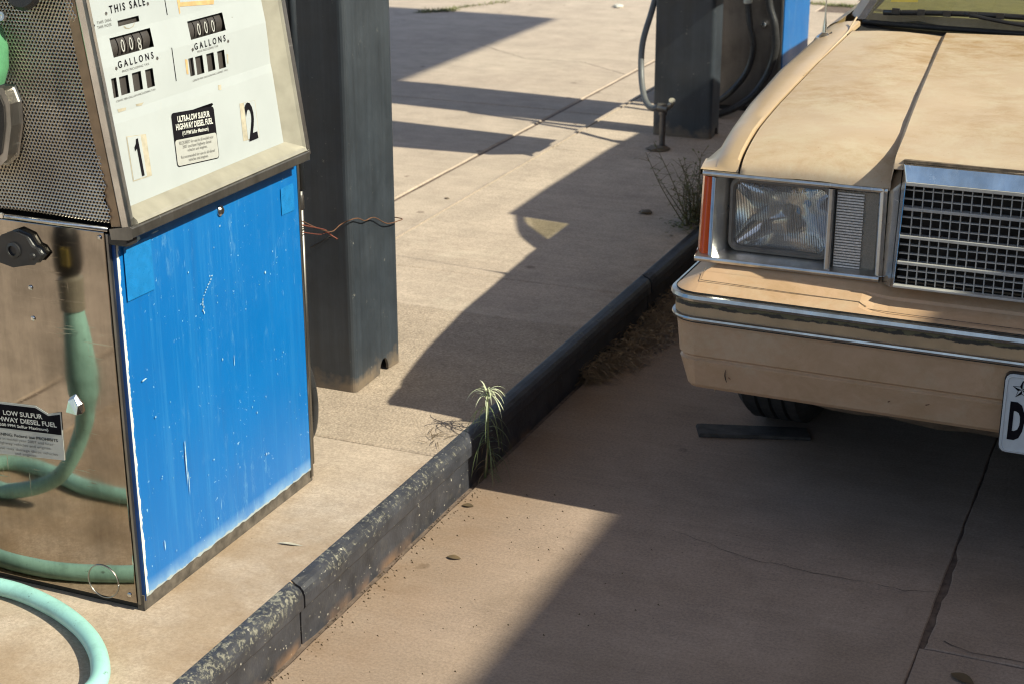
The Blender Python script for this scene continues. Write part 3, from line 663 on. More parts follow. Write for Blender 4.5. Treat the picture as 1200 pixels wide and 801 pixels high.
ft('2', .4015, .430, .048, .064, 'black_print', .02, par=nb, off=.0016)
# diesel label on the dial
a0 = math.radians(-5.5); LX = (FS * math.cos(a0) + FT * math.sin(a0)); LY = (FT * math.cos(a0) - FS * math.sin(a0)); LO = fp(.1785, .0505, .0)
FNn = FS.cross(FT)
def lp(u, v, off): return LO + LX * u + LY * v + FN * off + (-FN * (dep(.05 + v) - dep(.05)))
def rrect(w_, h_, r, u0=0, v0=0):
    out = []
    for cx, cy, a in ((w_ - r, r, -90), (w_ - r, h_ - r, 0), (r, h_ - r, 90), (r, r, 180)):
        for k in range(4): an = math.radians(a + 30 * k); out.append((u0 + cx + r * math.cos(an), v0 + cy + r * math.sin(an)))
    return out
W_, H_ = .1235, .0885
lab = mk('label', [lp(u, v, .0008) for u, v in rrect(W_, H_, .006)], [tuple(range(16))], 'black_print', face, fixn=False)
lab['label'] = 'ultra-low sulfur highway diesel fuel sticker between the numbers 1 and 2'
mk('label_field', [lp(u, v, .0011) for u, v in rrect(W_ - .003, .0425, .005, .0015, .0015)], [tuple(range(16))], 'label_white', lab, fixn=False)
mk('label_peel', [lp(.062, .0885, .001), lp(.117, .0885, .001), lp(.1185, .0915, .004), (lp(.113, .0945, .006)), lp(.09, .092, .004)], [(0, 1, 2, 3, 4)], 'black_print', lab, fixn=False)
def lt_(s, v, wd, h, mat, bold=0): text('lettering', s, None, LX, LY, wd, h, mat, lab, bold, align='C', mapf=lambda a, b: lp(W_ / 2 + a, v + b, .0015))
lt_('ULTRA-LOW SULFUR', .0725, .094, .0095, 'white_print', .03); lt_('HIGHWAY DIESEL FUEL', .0600, .107, .0095, 'white_print', .03); lt_('(15 PPM Sulfur Maximum)', .0500, .076, .0062, 'white_print', .02)
lt_('REQUIRED for use in all model year', .0355, .100, .0052, 'grey_print'); lt_('2007 and later highway diesel', .0285, .084, .0052, 'grey_print'); lt_('vehicles and engines.', .0220, .058, .0050, 'grey_print')
lt_('Recommended for use in all diesel', .0125, .098, .0050, 'grey_print'); lt_('vehicles and engines.', .0060, .058, .0050, 'grey_print')
# nozzle boot on the end of the pump, its right rim just in frame
bt = prism('nozzle_boot', [(-1.90, .885), (-1.742, .889), (-1.722, .905), (-1.708, .955), (-1.706, .99), (-1.714, 1.012), (-1.90, 1.012)], 'y', PY0 - .030, PY0 - .001, 'grey_steel', pump, bevel=.004)
prism('boot_recess', [(-1.89, .896), (-1.744, .898), (-1.727, .912), (-1.7145, .957), (-1.7125, .988), (-1.719, 1.004), (-1.89, 1.004)], 'y', PY0 - .0325, PY0 - .0295, 'dark_void', bt)

# hanging nozzle, hose
nz = empty('fuel_nozzle', (-1.79, 2.0, .93), 'green-sleeved fuel nozzle hung in the steel boot at the left edge', 'fuel nozzle')
lathe('sleeve', [(.02, 0), (.034, .004), (.042, .03), (.043, .06), (.036, .09), (.027, .10)], (-1.737, 2.003, 1.020), (0, .05, 1), 'nozzle_green', nz, 20)
lathe('collar', [(.027, 0), (.029, .006), (.024, .012), (.024, .035), (.028, .04), (.026, .05)], (-1.737, 2.005, 1.121), (0, .05, 1), 'fitting_white', nz, 20)
tube('spout', [(-1.77, 1.98, 1.02), (-1.775, 1.985, .96), (-1.80, 2.0, .915)], .011, 'chrome', nz, 12)
tube('lever', spline([(-1.745, 1.96, 1.01), (-1.742, 1.955, .97), (-1.75, 1.965, .93)], 6), .006, 'fitting_white', nz, 8)
lathe('guard', [(.0, 0), (.030, .001), (.035, .008), (.030, .016), (0, .018)], (-1.655, 2.03, 1.170), (0, -1, .2), 'black_rubber', nz, 24)
lathe('hook_eye', [(.008, 0), (.007, .004), (.003, .004), (.0, .002)], (-1.690, 2.01, 1.128), (0, -1, .2), 'chrome', nz, 14)
hs = empty('fuel_hose', (-1.6, 1.9, IZ), 'pale teal fuel hose looped on the island in front of the near pump', 'hose')
R_ = .0155; gz = IZ + R_
pts = [(-1.842, 1.80, .56), (-1.84, 1.80, .46), (-1.846, 1.79, .38), (-1.87, 1.775, .30), (-1.94, 1.775, .19), (-2.06, 1.775, gz + .004), (-2.16, 1.74, gz), (-2.185, 1.685, gz), (-2.13, 1.652, gz), (-2.03, 1.672, gz), (-1.93, 1.700, gz), (-1.82, 1.70, gz), (-1.70, 1.665, gz), (-1.58, 1.66, gz), (-1.50, 1.71, gz), (-1.474, 1.795, gz),
       (-1.513, 1.868, gz), (-1.592, 1.936, gz), (-1.70, 1.986, gz), (-1.815, 2.008, gz), (-1.95, 1.99, gz), (-2.12, 1.93, gz + .03), (-2.20, 1.90, .4), (-2.05, 1.93, 1.1), (-1.90, 1.96, 1.35), (-1.77, 1.995, 1.30), (-1.738, 2.006, 1.17)]
sp = spline(pts, 10)
def interp_(tab, x):
    for (a, p), (b, q) in zip(tab, tab[1:]):
        if x <= b: return p + (q - p) * (x - a) / (b - a)
    return tab[-1][1]
tube('hose', sp, [R_ * interp_([(0, 1.1), (6, 1.5), (14, 1.9), (19, 1.8), (24, 1.2), (30, 1.0)], i) for i in range(len(sp))], 'hose_teal', hs, 14)
lathe('swivel', [(.014, 0), (.022, .004), (.026, .02), (.026, .07), (.020, .09), (.016, .095), (.016, .125)], (-1.845, 1.80, .615), (0, 0, 1), 'black_rubber', hs, 18)
lathe('ferrule', [(.022, 0), (.023, .06), (.017, .065)], (-1.843, 1.80, .55), (0, 0, 1), 'cream_metal', hs, 18)
box('swivel_tag', -1.838, -1.822, 1.825, 1.828, .64, .672, 'yellow_tag', hs)
lathe('pipe', [(.014, 0), (.014, .7), (.02, .705), (.02, .73)], (-1.845, 1.80, .73), (0, 0, 1), 'dull_steel', hs, 14)
tube('hanger_arm', [(-1.845, 1.80, 1.46), (-1.85, 1.95, 1.50), (-1.85, 2.1, 1.43)], .012, 'dull_steel', hs, 10)
# conduit between pump and post, and a hose tucked behind the pump
cdt = empty('conduit_pipe', (-1.60, 2.715, IZ), 'thin scuffed black conduit pipe rising between the near pump and its post', 'pipe')
tube('pipe', [(-1.597, 2.705, .70), (-1.600, 2.708, 1.2), (-1.605, 2.71, 2.2), (-1.62, 2.75, 3.98)], .0085, 'post_paint', cdt, 10)
tube('pipe', [(-1.597, 2.70, .124), (-1.597, 2.704, .70)], .005, 'dull_steel', cdt, 8)
lathe('coupling', [(.0105, 0), (.012, .004), (.012, .05), (.0105, .054)], (-1.600, 2.708, 1.085), (0, 0, 1), 'fitting_white', cdt, 12)
lathe('coupling', [(.0055, 0), (.0065, .003), (.0065, .024), (.005, .03)], (-1.597, 2.704, .660), (0, 0, 1), 'grey_steel', cdt, 12)
tag(tube('drain_hose', spline([(-1.66, 2.67, .40), (-1.615, 2.70, .36), (-1.596, 2.715, .27), (-1.605, 2.71, .18), (-1.65, 2.68, .14)], 8), .009, 'hose_black', None, 10), 'short black hose bulging from behind the near pump', 'hose')
# rusty wire tied round the post
wr = empty('tie_wire', (-1.69, 3.08, .5), 'thin rusty wire strung from the near pump round the first post', 'wire')
tube('strand', spline([(-1.562, 2.645, .656), (-1.62, 2.80, .595), (-1.70, 3.0, .524), (-1.715, 3.068, .520), (-1.694, 3.076, .531), (-1.689, 3.10, .529), (-1.691, 3.136, .514), (-1.690, 3.165, .513), (-1.690, 3.189, .506), (-1.689, 3.238, .481), (-1.690, 3.293, .472), (-1.697, 3.318, .472), (-1.80, 3.322, .47), (-1.93, 3.31, .48)], 6), .0013, 'rust', wr, 6)
tube('frayed_end', spline([(-1.562, 2.645, .648), (-1.66, 2.90, .560), (-1.745, 3.06, .502), (-1.738, 3.066, .494), (-1.728, 3.075, .484)], 6), .0016, 'red_wire', wr, 6)
tube('frayed_end', spline([(-1.565, 2.645, .634), (-1.66, 2.88, .555), (-1.735, 3.04, .508), (-1.742, 3.07, .495)], 6), .0012, 'red_wire', wr, 6)
tube('strand', [(-1.738, 3.072, .492), (-1.80, 3.08, .455)], .0016, 'dark_void', wr, 6)

# ------------------------------------------------------------------ far pump and tap
p2 = empty('fuel_pump', (-1.78, 6.6, IZ), 'far fuel pump with dark grey end panel and blue front beyond the car hood', 'fuel pump', 'fuel pumps on the island')
QX, QY0, QY1 = -1.56, 6.36, 6.80
box('base', -1.99, QX - .014, QY0 + .01, QY1 - .01, IZ, IZ + .03, 'dark_void', p2)
box('cabinet_core', -1.99, QX - .012, QY0 + .008, QY1 - .008, IZ + .031, .80, 'dark_void', p2)
e2 = box('end_panel', -2.0, QX - .014, QY0, QY0 + .007, IZ + .02, 1.42, 'pump_grey', p2, bevel=.002)
box('corner_strip', QX - .012, QX - .004, QY0 - .001, QY0 + .012, IZ + .02, .80, 'dull_steel', p2, bevel=.001)
box('front_panel', QX - .006, QX, QY0 + .013, QY1 - .008, IZ + .02, .79, 'blue_enamel', p2, bevel=.0015)
box('end_panel', -2.0, QX - .008, QY1 - .007, QY1, IZ + .02, 1.42, 'pump_grey', p2, bevel=.002)
prism('dial_face', [(QX - .001, .80), (QX - .085, 1.42), (QX - .11, 1.42), (QX - .03, .80)], 'y', QY0 + .008, QY1 - .008, 'white_enamel', p2)
box('head_top', -2.01, QX - .06, QY0 - .005, QY1 + .005, 1.42, 1.45, 'grey_steel', p2, bevel=.003)
tube('top_frame', [(-1.62, QY0 + .02, 1.45), (-1.66, QY0 + .02, 1.68), (-1.66, QY1 - .02, 1.68), (-1.62, QY1 - .02, 1.45)], .011, 'grey_steel', p2, 8)
box('back_panel', -2.003, -1.991, QY0 + .008, QY1 - .008, IZ + .02, 1.42, 'pump_grey', p2)
lathe('lock_knob', [(.014, 0), (.014, .012), (.010, .02), (0, .022)], (-1.635, QY0, .468), (0, -1, .1), 'chrome', e2, 18)
hb = tube('fuel_hose', spline([(-1.70, 6.33, 1.05), (-1.698, 6.30, .75), (-1.688, 6.30, .56), (-1.674, 6.29, .472), (-1.656, 6.285, .391), (-1.679, 6.28, .289), (-1.76, 6.27, .19), (-1.84, 6.25, .155), (-1.93, 6.22, .19), (-2.02, 6.3, .5)], 8), .0125, 'hose_black', None, 12); tag(hb, 'inner black hose with white collar hanging on the far pump end', 'hose', 'black hoses on the far pump')
lathe('collar', [(.013, 0), (.017, .004), (.017, .03), (.013, .034)], (-1.690, 6.30, .555), (-.03, 0, 1), 'fitting_white', hb, 14)
tag(tube('fuel_hose', spline([(-1.63, 6.32, 1.05), (-1.62, 6.29, .75), (-1.603, 6.28, .574), (-1.572, 6.27, .479), (-1.565, 6.265, .38), (-1.596, 6.26, .278), (-1.66, 6.24, .19), (-1.762, 6.2, IZ + .016), (-1.86, 6.17, IZ + .015), (-1.99, 6.2, IZ + .015)], 8), .0145, 'hose_black', None, 12), 'outer black hose curving down nearest the far pump blue front', 'hose', 'black hoses on the far pump')
tp = empty('water_tap', (-1.815, 5.66, IZ), 'rusty standpipe tap at the foot of the far post', 'tap')
lathe('standpipe', [(.020, 0), (.018, .003), (.011, .004), (.011, .115), (.015, .117), (.015, .13)], (-1.815, 5.66, IZ), (0, 0, 1), 'pump_grey', tp, 14)
lathe('valve', [(.0, -.02), (.016, -.018), (.018, 0), (.016, .018), (0, .022)], (-1.818, 5.66, .262), (-.9, -.1, .1), 'dull_steel', tp, 14)
tube('spout', [(-1.80, 5.66, .262), (-1.783, 5.655, .278), (-1.778, 5.652, .288)], .010, 'dull_steel', tp, 10)
lathe('handle', [(.0, 0), (.012, .002), (.012, .008), (0, .01)], (-1.778, 5.645, .290), (.2, -.4, .6), 'cream_metal', tp, 12)
tag(tube('garden_hose', spline([(-1.835, 5.66, .262), (-1.865, 5.67, .258), (-1.90, 5.70, .285), (-1.935, 5.76, .36), (-1.945, 5.80, .47), (-1.93, 5.87, .60), (-1.92, 5.98, .80), (-1.9, 5.99, 1.0)], 8), .0115, 'hose_grey', None, 12), 'grey hose from the standpipe tap up behind the far post', 'hose')

# ------------------------------------------------------------------ the car (u across, v back from the bumper, w up)
CX, CY = -.09, 2.95
car = empty('parked_car', (CX, CY, 0), 'weathered beige older sedan facing the camera beside the kerb', 'car')
def W(u, v, w_): return (CX + u, CY + v, w_)
def interp(tab, x):
    if x <= tab[0][0]: return tab[0][1]
    for (a, p), (b, q) in zip(tab, tab[1:]):
        if x <= b: return p + (q - p) * (x - a) / (b - a)
    return tab[-1][1]
def smooth01(x): x = max(0, min(1, x)); return x * x * (3 - 2 * x)
# --- bumper: profile swept along a plan path with rounded corners
def bpath(n_front=28):
    P = []; Rr = .055; UE = .836
    for i in range(9): P.append(((-UE), .52 - .46 * i / 8, -1, 0))
    for k in range(1, 8):
        a = math.radians(180 + 90 * k / 8); P.append((-UE + Rr + Rr * math.cos(a), .006 + Rr + Rr * math.sin(a), math.cos(a), math.sin(a)))
    for i in range(n_front + 1):
        u = (-UE + Rr) + 2 * (UE - Rr) * i / n_front; P.append((u, .006 - .008 * (1 - (u / UE) ** 2), 0, -1))
    for k in range(1, 8):
        a = math.radians(270 + 90 * k / 8); P.append((UE - Rr + Rr * math.cos(a), .006 + Rr + Rr * math.sin(a), math.cos(a), math.sin(a)))
    for i in range(9): P.append((UE, .06 + .46 * i / 8, 1, 0))
    return P
def sweep(name, prof, mat, parent, closed=True, smooth=False, nf=28, mod=None, cut=None):
    P = bpath(nf); m = len(prof); vs = []; fs = []
    if cut: P = [p for p in P if cut(p)]
    for (u, v, nu, nv) in P:
        for (d, z) in prof:
            du, dv, dz = (u - nu * d, v - nv * d, z)
            if d > .05:      # keep the inner offset from folding over at the corners
                du = max(-.836 + d, min(.836 - d, du)); dv = max(dv, .006 + d) if abs(nu) > .05 else dv
            if mod: du, dv, dz = mod(du, dv, dz, d, nu)
            vs.append(W(du, dv, dz))
    for i in range(len(P) - 1):
        for k in range(m if closed else m - 1): fs.append((i * m + k, i * m + (k + 1) % m, (i + 1) * m + (k + 1) % m, (i + 1) * m + k))
    if closed: fs += [tuple(range(m)), tuple(range((len(P) - 1) * m, len(P) * m))]
    return mk(name, vs, fs, mat, parent, smooth)
def shelf(u, v, z, d, nu):
    # under the grille the top shelf dips and steps forward
    if d > .018 and z > .5 and abs(nu) < .2:
        k = 1 - smooth01((abs(u) - .425) / .05); z -= k * .006 * (1 if d < .09 else .5)
        if .02 < d < .06: z += k * -.004
    return u, v, z
bump_ = sweep('bumper', [(.115, .556), (.095, .5535), (.085, .548), (.060, .5335), (.058, .5315), (.022, .5125), (.012, .507), (.006, .5035), (.006, .442), (.008, .437), (.0145, .374), (.021, .369), (.021, .3655), (.0165, .362), (.033, .306), (.040, .298), (.052, .293), (.14, .295), (.14, .54)], 'bumper_paint', car, nf=60, mod=shelf)
sweep('chrome_trim', [(.008, .487), (-.003, .488), (-.006, .4935), (-.004, .500), (.008, .503)], 'dusty_chrome', bump_)
sweep('rub_strip', [(.0065, .4855), (.0035, .4855), (.0035, .4585), (.0065, .4585)], 'strip_residue', bump_)
sweep('chrome_trim', [(.008, .447), (-.001, .448), (-.003, .4515), (-.002, .455), (.008, .456)], 'dusty_chrome', bump_)
sweep('trim_edge', [(.006, .4432), (.0045, .4432), (.0045, .4448), (.006, .4448)], 'seal_black', bump_)
sweep('trim_edge', [(.006, .5032), (.0042, .5032), (.0042, .5048), (.006, .5048)], 'seal_black', bump_)
# seams on the bumper shelf
for sg in (-1, 1):
    tube('shelf_seam', [W(sg * .779, .068, .5378), W(sg * .7785, .038, .522), W(sg * .60, .034, .5196), W(sg * .47, .033, .5190)], .0007, 'valance_dirty', bump_, 5)
    tube('shelf_seam', spline([W(sg * .47, .033, .519), W(sg * .455, .028, .5135), W(sg * .42, .026, .5085), W(0, .024, .5075)], 6), .0006, 'valance_dirty', bump_, 5)
    tube('scuff', spline([W(sg * .716, .0195, .352), W(sg * .718, .0235, .338), W(sg * .715, .0275, .323)], 4), [.0003 + .0009 * math.sin(i * .38) for i in range(9)], 'dark_void', bump_, 5)
    tube('scuff', [W(sg * .711, .0245, .335), W(sg * .707, .0255, .3315)], [.0011, .0005], 'rust', bump_, 5)
for (u, w_, l) in ((-.40, .333, .004), (-.33, .338, .007), (-.12, .41, .005)): tube('scuff', [W(u, .0235 - (w_ - .333) * .3, w_), W(u + l, .0225 - (w_ - .333) * .3, w_ + .003)], [.0012, .0005], 'rust', bump_, 5)
# dirty valance under the bumper
rows = []
for i in range(25):
    u = -.66 + 1.32 * i / 24; rows.append([W(u, .10, .305), W(u, .16, .29 + .0 * u), W(u, .235 + .02 * math.cos(u * 2), .225 - .03 * math.cos(u * 2) + .004 * math.sin(i * 1.9)), W(u, .30, .222 - .03 * math.cos(u * 2)), W(u, .55, .20)])
grid('valance', rows, 'valance_dirty', car)
# --- plan taper and heights of the body sides
SIDE = [(.085, .800), (.15, .812), (.25, .826), (.45, .845), (.7, .857), (1.2, .862), (3.6, .862), (4.2, .85), (4.4, .80)]
def su(v): return interp(SIDE, v)
SEAM = [(.08, .724), (.12, .728), (.3, .733), (1.1, .735), (1.25, .735)]
HZ = [(.08, .741), (.105, .752), (.15, .766), (.22, .783), (.30, .791), (.417, .803), (.565, .814), (.725, .827), (.90, .834), (1.05, .842), (1.1, .845), (1.3, .852)]     # height at the hood seam
HC = [(.05, .784), (.08, .790), (.12, .797), (.3, .818), (.5, .833), (.8, .849), (1.08, .860), (1.2, .862)]      # height of the raised centre
# --- hood
def hood():
    vsl = [.080, .0815, .086, .095, .11, .13, .155, .19, .24, .31, .40, .50, .62, .76, .90, 1.0, 1.05, 1.085, 1.10, 1.104]
    rows = []
    for v in vsl:
        sw = interp(SEAM, v) - .0016; z0 = interp(HZ, v); zc = interp(HC, v); cu_ = interp([(.08, .432), (1.08, .512)], v)
        k_ = max(0.0, 1 - v / 1.02); zv = z0 + .016 * k_ * smooth01((v - .078) / .05)           # height at the foot of the crease
        zt = max(zv + .0005, zc - .006 * (1 - k_))
        us = [-sw, -sw + .003, -sw + .012, -.67, -.61, -.56, -(cu_ + .022), -(cu_ + .010), -(cu_ + .004), -cu_, -(cu_ - .004), -(cu_ - .014), -.33, -.22, -.11, 0]
        row = []
        for u in us + [-u for u in us[-2::-1]]:
            a = abs(u)
            if a >= cu_ + .004: q = (sw - a) / (sw - cu_ - .004); z = z0 + (zv - z0) * q + .006 * math.sin(math.pi * q)
            else: q = smooth01((cu_ + .004 - a) / .008); z = zv + (zt - zv) * q + (zc - zt + .008) * smooth01((cu_ - a) / cu_)
            if a > sw - .001: z -= .009
            vv = v
            lipd = .018 if v < .081 else (.010 if v < .083 else (.0035 if v < .09 else 0))
            z -= lipd
            if a < cu_ + .003: vv = v - .026 * max(0, 1 - (v - .08) / .12)
            if v > 1.10: z -= .015
            elif v > 1.098: z -= .003
            row.append(W(u, vv, z))
        rows.append(row)
    o = grid('hood', rows, 'hood_paint', car, smooth=True); return o
hood()
# --- fenders
def fender(sg):
    rows = []; vsl = [.0862, .088, .10, .13, .17, .22, .28] + [.32 + .03 * i for i in range(30)] + [1.21]
    for v in vsl:
        se = interp(SEAM, v) + .0016; s_ = su(v); z0 = interp(HZ, v) + .001
        lip = .010 if v < .089 else 0
        wf_ = (s_ - se) / .124; sec = [(se, z0 - .012 - lip), (se + .0005, z0 - .002 - lip), (se + .005, z0 - lip), (se + .034 * wf_, z0 - .003 - lip), (se + .062 * wf_, z0 - .010 - lip), (se + .077 * wf_, z0 - .019 - lip * .5), (se + .094 * wf_, z0 - .042), (se + .110 * wf_, z0 - .085), (s_ + .001, .62), (s_ + .003, .52)]
        if v < .20: sec = [(q[0], max(q[1], .7300)) for q in sec[:6]] + [(s_ - .004, .7300), (s_ + .001, .7290), (s_ + .0015, .7180), (s_ - .004, .7172)]
        if v > .20: sec += [(s_ + .002, .45), (s_, .40), (s_ - .004, .36), (s_ - .012, .30), (s_ - .03, .22)]
        else: sec += [(s_ - .01, .7172)] * 5
        if v < .087: sec = [(q[0], min(q[1], .7287)) for q in sec]
        row = []
        for u, z in sec:
            vv = v; dx, dz = v - .735, z - .30; rr = math.hypot(dx, dz)
            if z < .66 and rr < .345:
                k = .345 / max(rr, 1e-3); vv = .735 + dx * k; z = max(.3 + dz * k, .2); u -= .004
            row.append(W(sg * u, vv, z))
        rows.append(row)
    return grid('fender', rows, 'body_paint', car)
fender(-1); fender(1)
# filler panel behind lamps and dark gap under hood lip
box('radiator_support', CX - .43, CX + .43, CY + .135, CY + .16, .40, .735, 'underbody', car)
for sg in (-1, 1): box('hood_gap', CX + (-.745 if sg < 0 else .43), CX + (-.43 if sg < 0 else .745), CY + .098, CY + .134, .727, .741, 'underbody', car)
box('hood_gap', CX - .425, CX + .425, CY + .080, CY + .134, .740, .783, 'underbody', car)
box('engine_block', CX - .70, CX + .70, CY + .24, CY + 1.05, .25, .70, 'underbody', car)
# --- lamp units
def lamp(sg):
    def U(u): return sg * u
    def bar(name, prof, u0, u1, mat, par, bev=.001):    # prof in (v,w), swept between u0,u1
        n = len(prof); v_ = [W(U(u), p[0], p[1]) for u in (u0, u1) for p in prof]
        return mk(name, v_, [tuple(range(n)), tuple(range(2 * n - 1, n - 1, -1))] + [(i, (i + 1) % n, n + (i + 1) % n, n + i) for i in range(n)], mat, par, bevel=bev)
    def post_(name, prof, w0, w1, mat, par, lean=0.0, bev=.001):    # prof in (u,v)
        n = len(prof); v_ = [W(U(p[0] + (lean if k else 0)), p[1], z) for k, z in enumerate((w0, w1)) for p in prof]
        return mk(name, v_, [tuple(range(n)), tuple(range(2 * n - 1, n - 1, -1))] + [(i, (i + 1) % n, n + (i + 1) % n, n + i) for i in range(n)], mat, par, bevel=bev)
    bz = bar('lamp_bezel', [(.078, .7185), (.076, .7225), (.078, .7275), (.098, .7285), (.13, .7285), (.13, .7165), (.10, .7165)], -.794, -.440, 'dusty_chrome', car)
    bar('bezel_sill', [(.074, .5475), (.071, .553), (.073, .558), (.112, .5695), (.13, .570), (.13, .546), (.09, .5455)], -.803, -.444, 'dusty_chrome', bz)
    post_('bezel_side', [(-.775, .080), (-.771, .079), (-.7455, .118), (-.7455, .13), (-.775, .13)], .5595, .7164, 'dusty_chrome', bz, .003)
    post_('bezel_divider', [(-.5515, .124), (-.5505, .080), (-.548, .078), (-.5415, .078), (-.539, .080), (-.5385, .124)], .5575, .7170, 'dusty_chrome', bz)
    post_('bezel_side', [(-.455, .124), (-.4545, .082), (-.452, .078), (-.445, .076), (-.439, .080), (-.4385, .12)], .5575, .7275, 'dusty_chrome', bz, -.002)
    for (ua, ub, wa, wb) in ((-.79, -.7475, .556, .7155), (-.5455, -.44, .556, .7155), (-.7474, -.5456, .556, .5665), (-.7474, -.5456, .7165, .7275)):
        box('bezel_back', min(CX + U(ua), CX + U(ub)), max(CX + U(ua), CX + U(ub)), CY + .126, CY + .131, wa, wb, 'lamp_grey', bz)
    # sealed beam
    uc, wc = -.6465, .6415
    def rr(hw, hh, r, v, wave=0):
        out = []
        for cx, cy, a in ((hw - r, -hh + r, -90), (hw - r, hh - r, 0), (-hw + r, hh - r, 90), (-hw + r, -hh + r, 180)):
            for k in range(6): an = math.radians(a + 18 * k); out.append(W(U(uc) + (cx + r * math.cos(an)), v, wc + cy + r * math.sin(an)))
        return out
    def ringmesh(name, loops, mat, par, capend=False, smooth=True):
        n = len(loops[0]); v_ = [p for l in loops for p in l]; f_ = [(i * n + k, i * n + (k + 1) % n, (i + 1) * n + (k + 1) % n, (i + 1) * n + k) for i in range(len(loops) - 1) for k in range(n)]
        if capend: f_.append(tuple(range((len(loops) - 1) * n, len(loops) * n)))
        return mk(name, v_, f_, mat, par, smooth)
    hl = ringmesh('headlight', [rr(.1005, .0745, .020, .125), rr(.1005, .0745, .020, .108), rr(.0985, .0725, .019, .104), rr(.0935, .0675, .017, .103), rr(.0900, .0640, .016, .108), rr(.0895, .0635, .016, .118)], 'lamp_grey', car, smooth=False)
    ringmesh('seal', [rr(.1035, .0775, .022, .1255), rr(.1035, .0775, .022, .1225), rr(.100, .074, .020, .1225)], 'seal_black', hl)
    # reflector bowl
    loops = [rr(.089 * k, .063 * k, .063 * k * min(.985, .25 + (1 - k) * 2.2), .1135 + .072 * (1 - k * k)) for k in (1, .95, .88, .8, .72, .62, .5, .4, .3, .2, .1)]
    ringmesh('reflector', loops, 'reflector', hl, True)
    lathe('bulb_shield', [(.0, 0), (.011, .002), (.013, .01), (.009, .02), (0, .02)], W(U(uc) + .004, .150, wc + .004), (0, 1, 0), 'lamp_grey', hl, 14)
    # lens, gently domed
    n1, n2 = 16, 12; rows = []
    for i in range(n2 + 1):
        b = -1 + 2 * i / n2; row = []
        for k in range(n1 + 1):
            a = -1 + 2 * k / n1; ex = 1 - .06 * max(0, abs(b) - .75) * 4 * (abs(a) > .8); row.append(W(U(uc) + .0895 * a * ex, .1105 - .011 * (1 - a * a) * (1 - b * b) ** .5, wc + .0635 * b))
        rows.append(row)
    grid('lens', rows, 'lens_glass', hl)
    lathe('aim_screw', [(.005, 0), (.0045, .004), (0, .005)], W(U(-.752), .112, .652), (0, -1, 0), 'seal_black', bz, 10)
    # turn signal
    ts_ = box('turn_signal', min(CX + U(-.5375), CX + U(-.456)), max(CX + U(-.5375), CX + U(-.456)), CY + .100, CY + .125, .5585, .7145, 'signal_back', car, bevel=.002)
    a, b = sorted((CX + U(-.5365), CX + U(-.457)))
    box('lens', a, b, CY + .092, CY + .0955, .5600, .7130, 'clear_lens', ts_, bevel=.001)
    for q in range(27):
        a, b = sorted((CX + U(-.5345), CX + U(-.4845))); zq = .5640 + q * .00545
        box('lens_rib', a, b, CY + .0895, CY + .0919, zq, zq + .0031, 'signal_rib', ts_)
    a, b = sorted((CX + U(-.482), CX + U(-.459)))
    box('side_reflector', a, b, CY + .0965, CY + .099, .561, .712, 'signal_rib', ts_)
    # amber marker wrapping the corner
    post_('side_marker', [(-.7775, .085), (-.790, .083), (-.7985, .088), (-.808, .11), (-.822, .20), (-.812, .20), (-.785, .13)], .5595, .7165, 'amber_lens', car, .006, .002)
    post_('marker_trim', [(-.7745, .0795), (-.7785, .0805), (-.7785, .086), (-.7745, .086)], .558, .717, 'dusty_chrome', bz, .003, 0)
lamp(-1); lamp(1)
# --- grille
GL, GR, GB, GT = -.413, .413, .553, .749
gv = .062
gp = [(-.4095, .784), (-.426, .545)]
fr_ = mk('grille_frame', *[([W(u, v, z) for (u, v, z) in [(-.410, .050, .784), (.410, .050, .784), (.418, .058, .545), (-.418, .058, .545),
        (-.402, .040, .752), (.402, .040, .752), (.411, .050, .5535), (-.411, .050, .5535),
        (-.402, .075, .752), (.402, .075, .752), (.411, .075, .5535), (-.411, .075, .5535),
        (-.424, .10, .784), (.424, .10, .784), (.434, .10, .545), (-.434, .10, .545)]]),
        [(0, 1, 5, 4), (1, 2, 6, 5), (2, 3, 7, 6), (3, 0, 4, 7), (4, 5, 9, 8), (5, 6, 10, 9), (6, 7, 11, 10), (7, 4, 8, 11), (0, 12, 13, 1), (1, 13, 14, 2), (2, 14, 15, 3), (3, 15, 12, 0)]], 'chrome', car, bevel=.002)
for a, b, c_, d_ in ((-.4025, .4025, .7465, .7535), (-.4115, .4115, .5525, .5570)): box('grille_rim', CX + a, CX + b, CY + .0395, CY + .056, c_, d_, 'grille_alu', fr_, bevel=.001)
lean = lambda z: (z - .5535) / (.752 - .5535)
def gbar(name, u0, u1, z0, z1, t0, mat, par):
    v0 = .056 + .0; box(name, CX + u0, CX + u1, CY + v0 - t0, CY + v0 + .012, z0, z1, mat, par)
gr = box('grille_back', CX - .41, CX + .41, CY + .09, CY + .095, .553, .752, 'grille_dark', car)
nb_ = 47
for i in range(1, nb_):
    u = -.4065 + .813 * i / nb_; box('grille_bar', CX + u - .0010, CX + u + .0010, CY + .0535, CY + .063, .553, .7525, 'grille_alu', fr_)
thick = (.7015, .6485, .5985); zs_ = [.7525, *thick, .5535]
for z in thick: box('grille_crossbar', CX - .408, CX + .408, CY + .047, CY + .066, z - .0030, z + .0030, 'grille_alu', fr_, bevel=.001)
for a, b in zip(zs_, zs_[1:]):
    for k in (1, 2):
        z = a + (b - a) * k / 3; box('grille_rail', CX - .407, CX + .407, CY + .0545, CY + .0620, z - .0011, z + .0011, 'grille_alu', fr_)
box('radiator', CX - .33, CX + .33, CY + .132, CY + .134, .42, .72, 'lamp_grey', gr)
box('grille_gasket', CX - .412, CX + .412, CY + .056, CY + .075, .7845, .7895, 'valance_dirty', fr_)
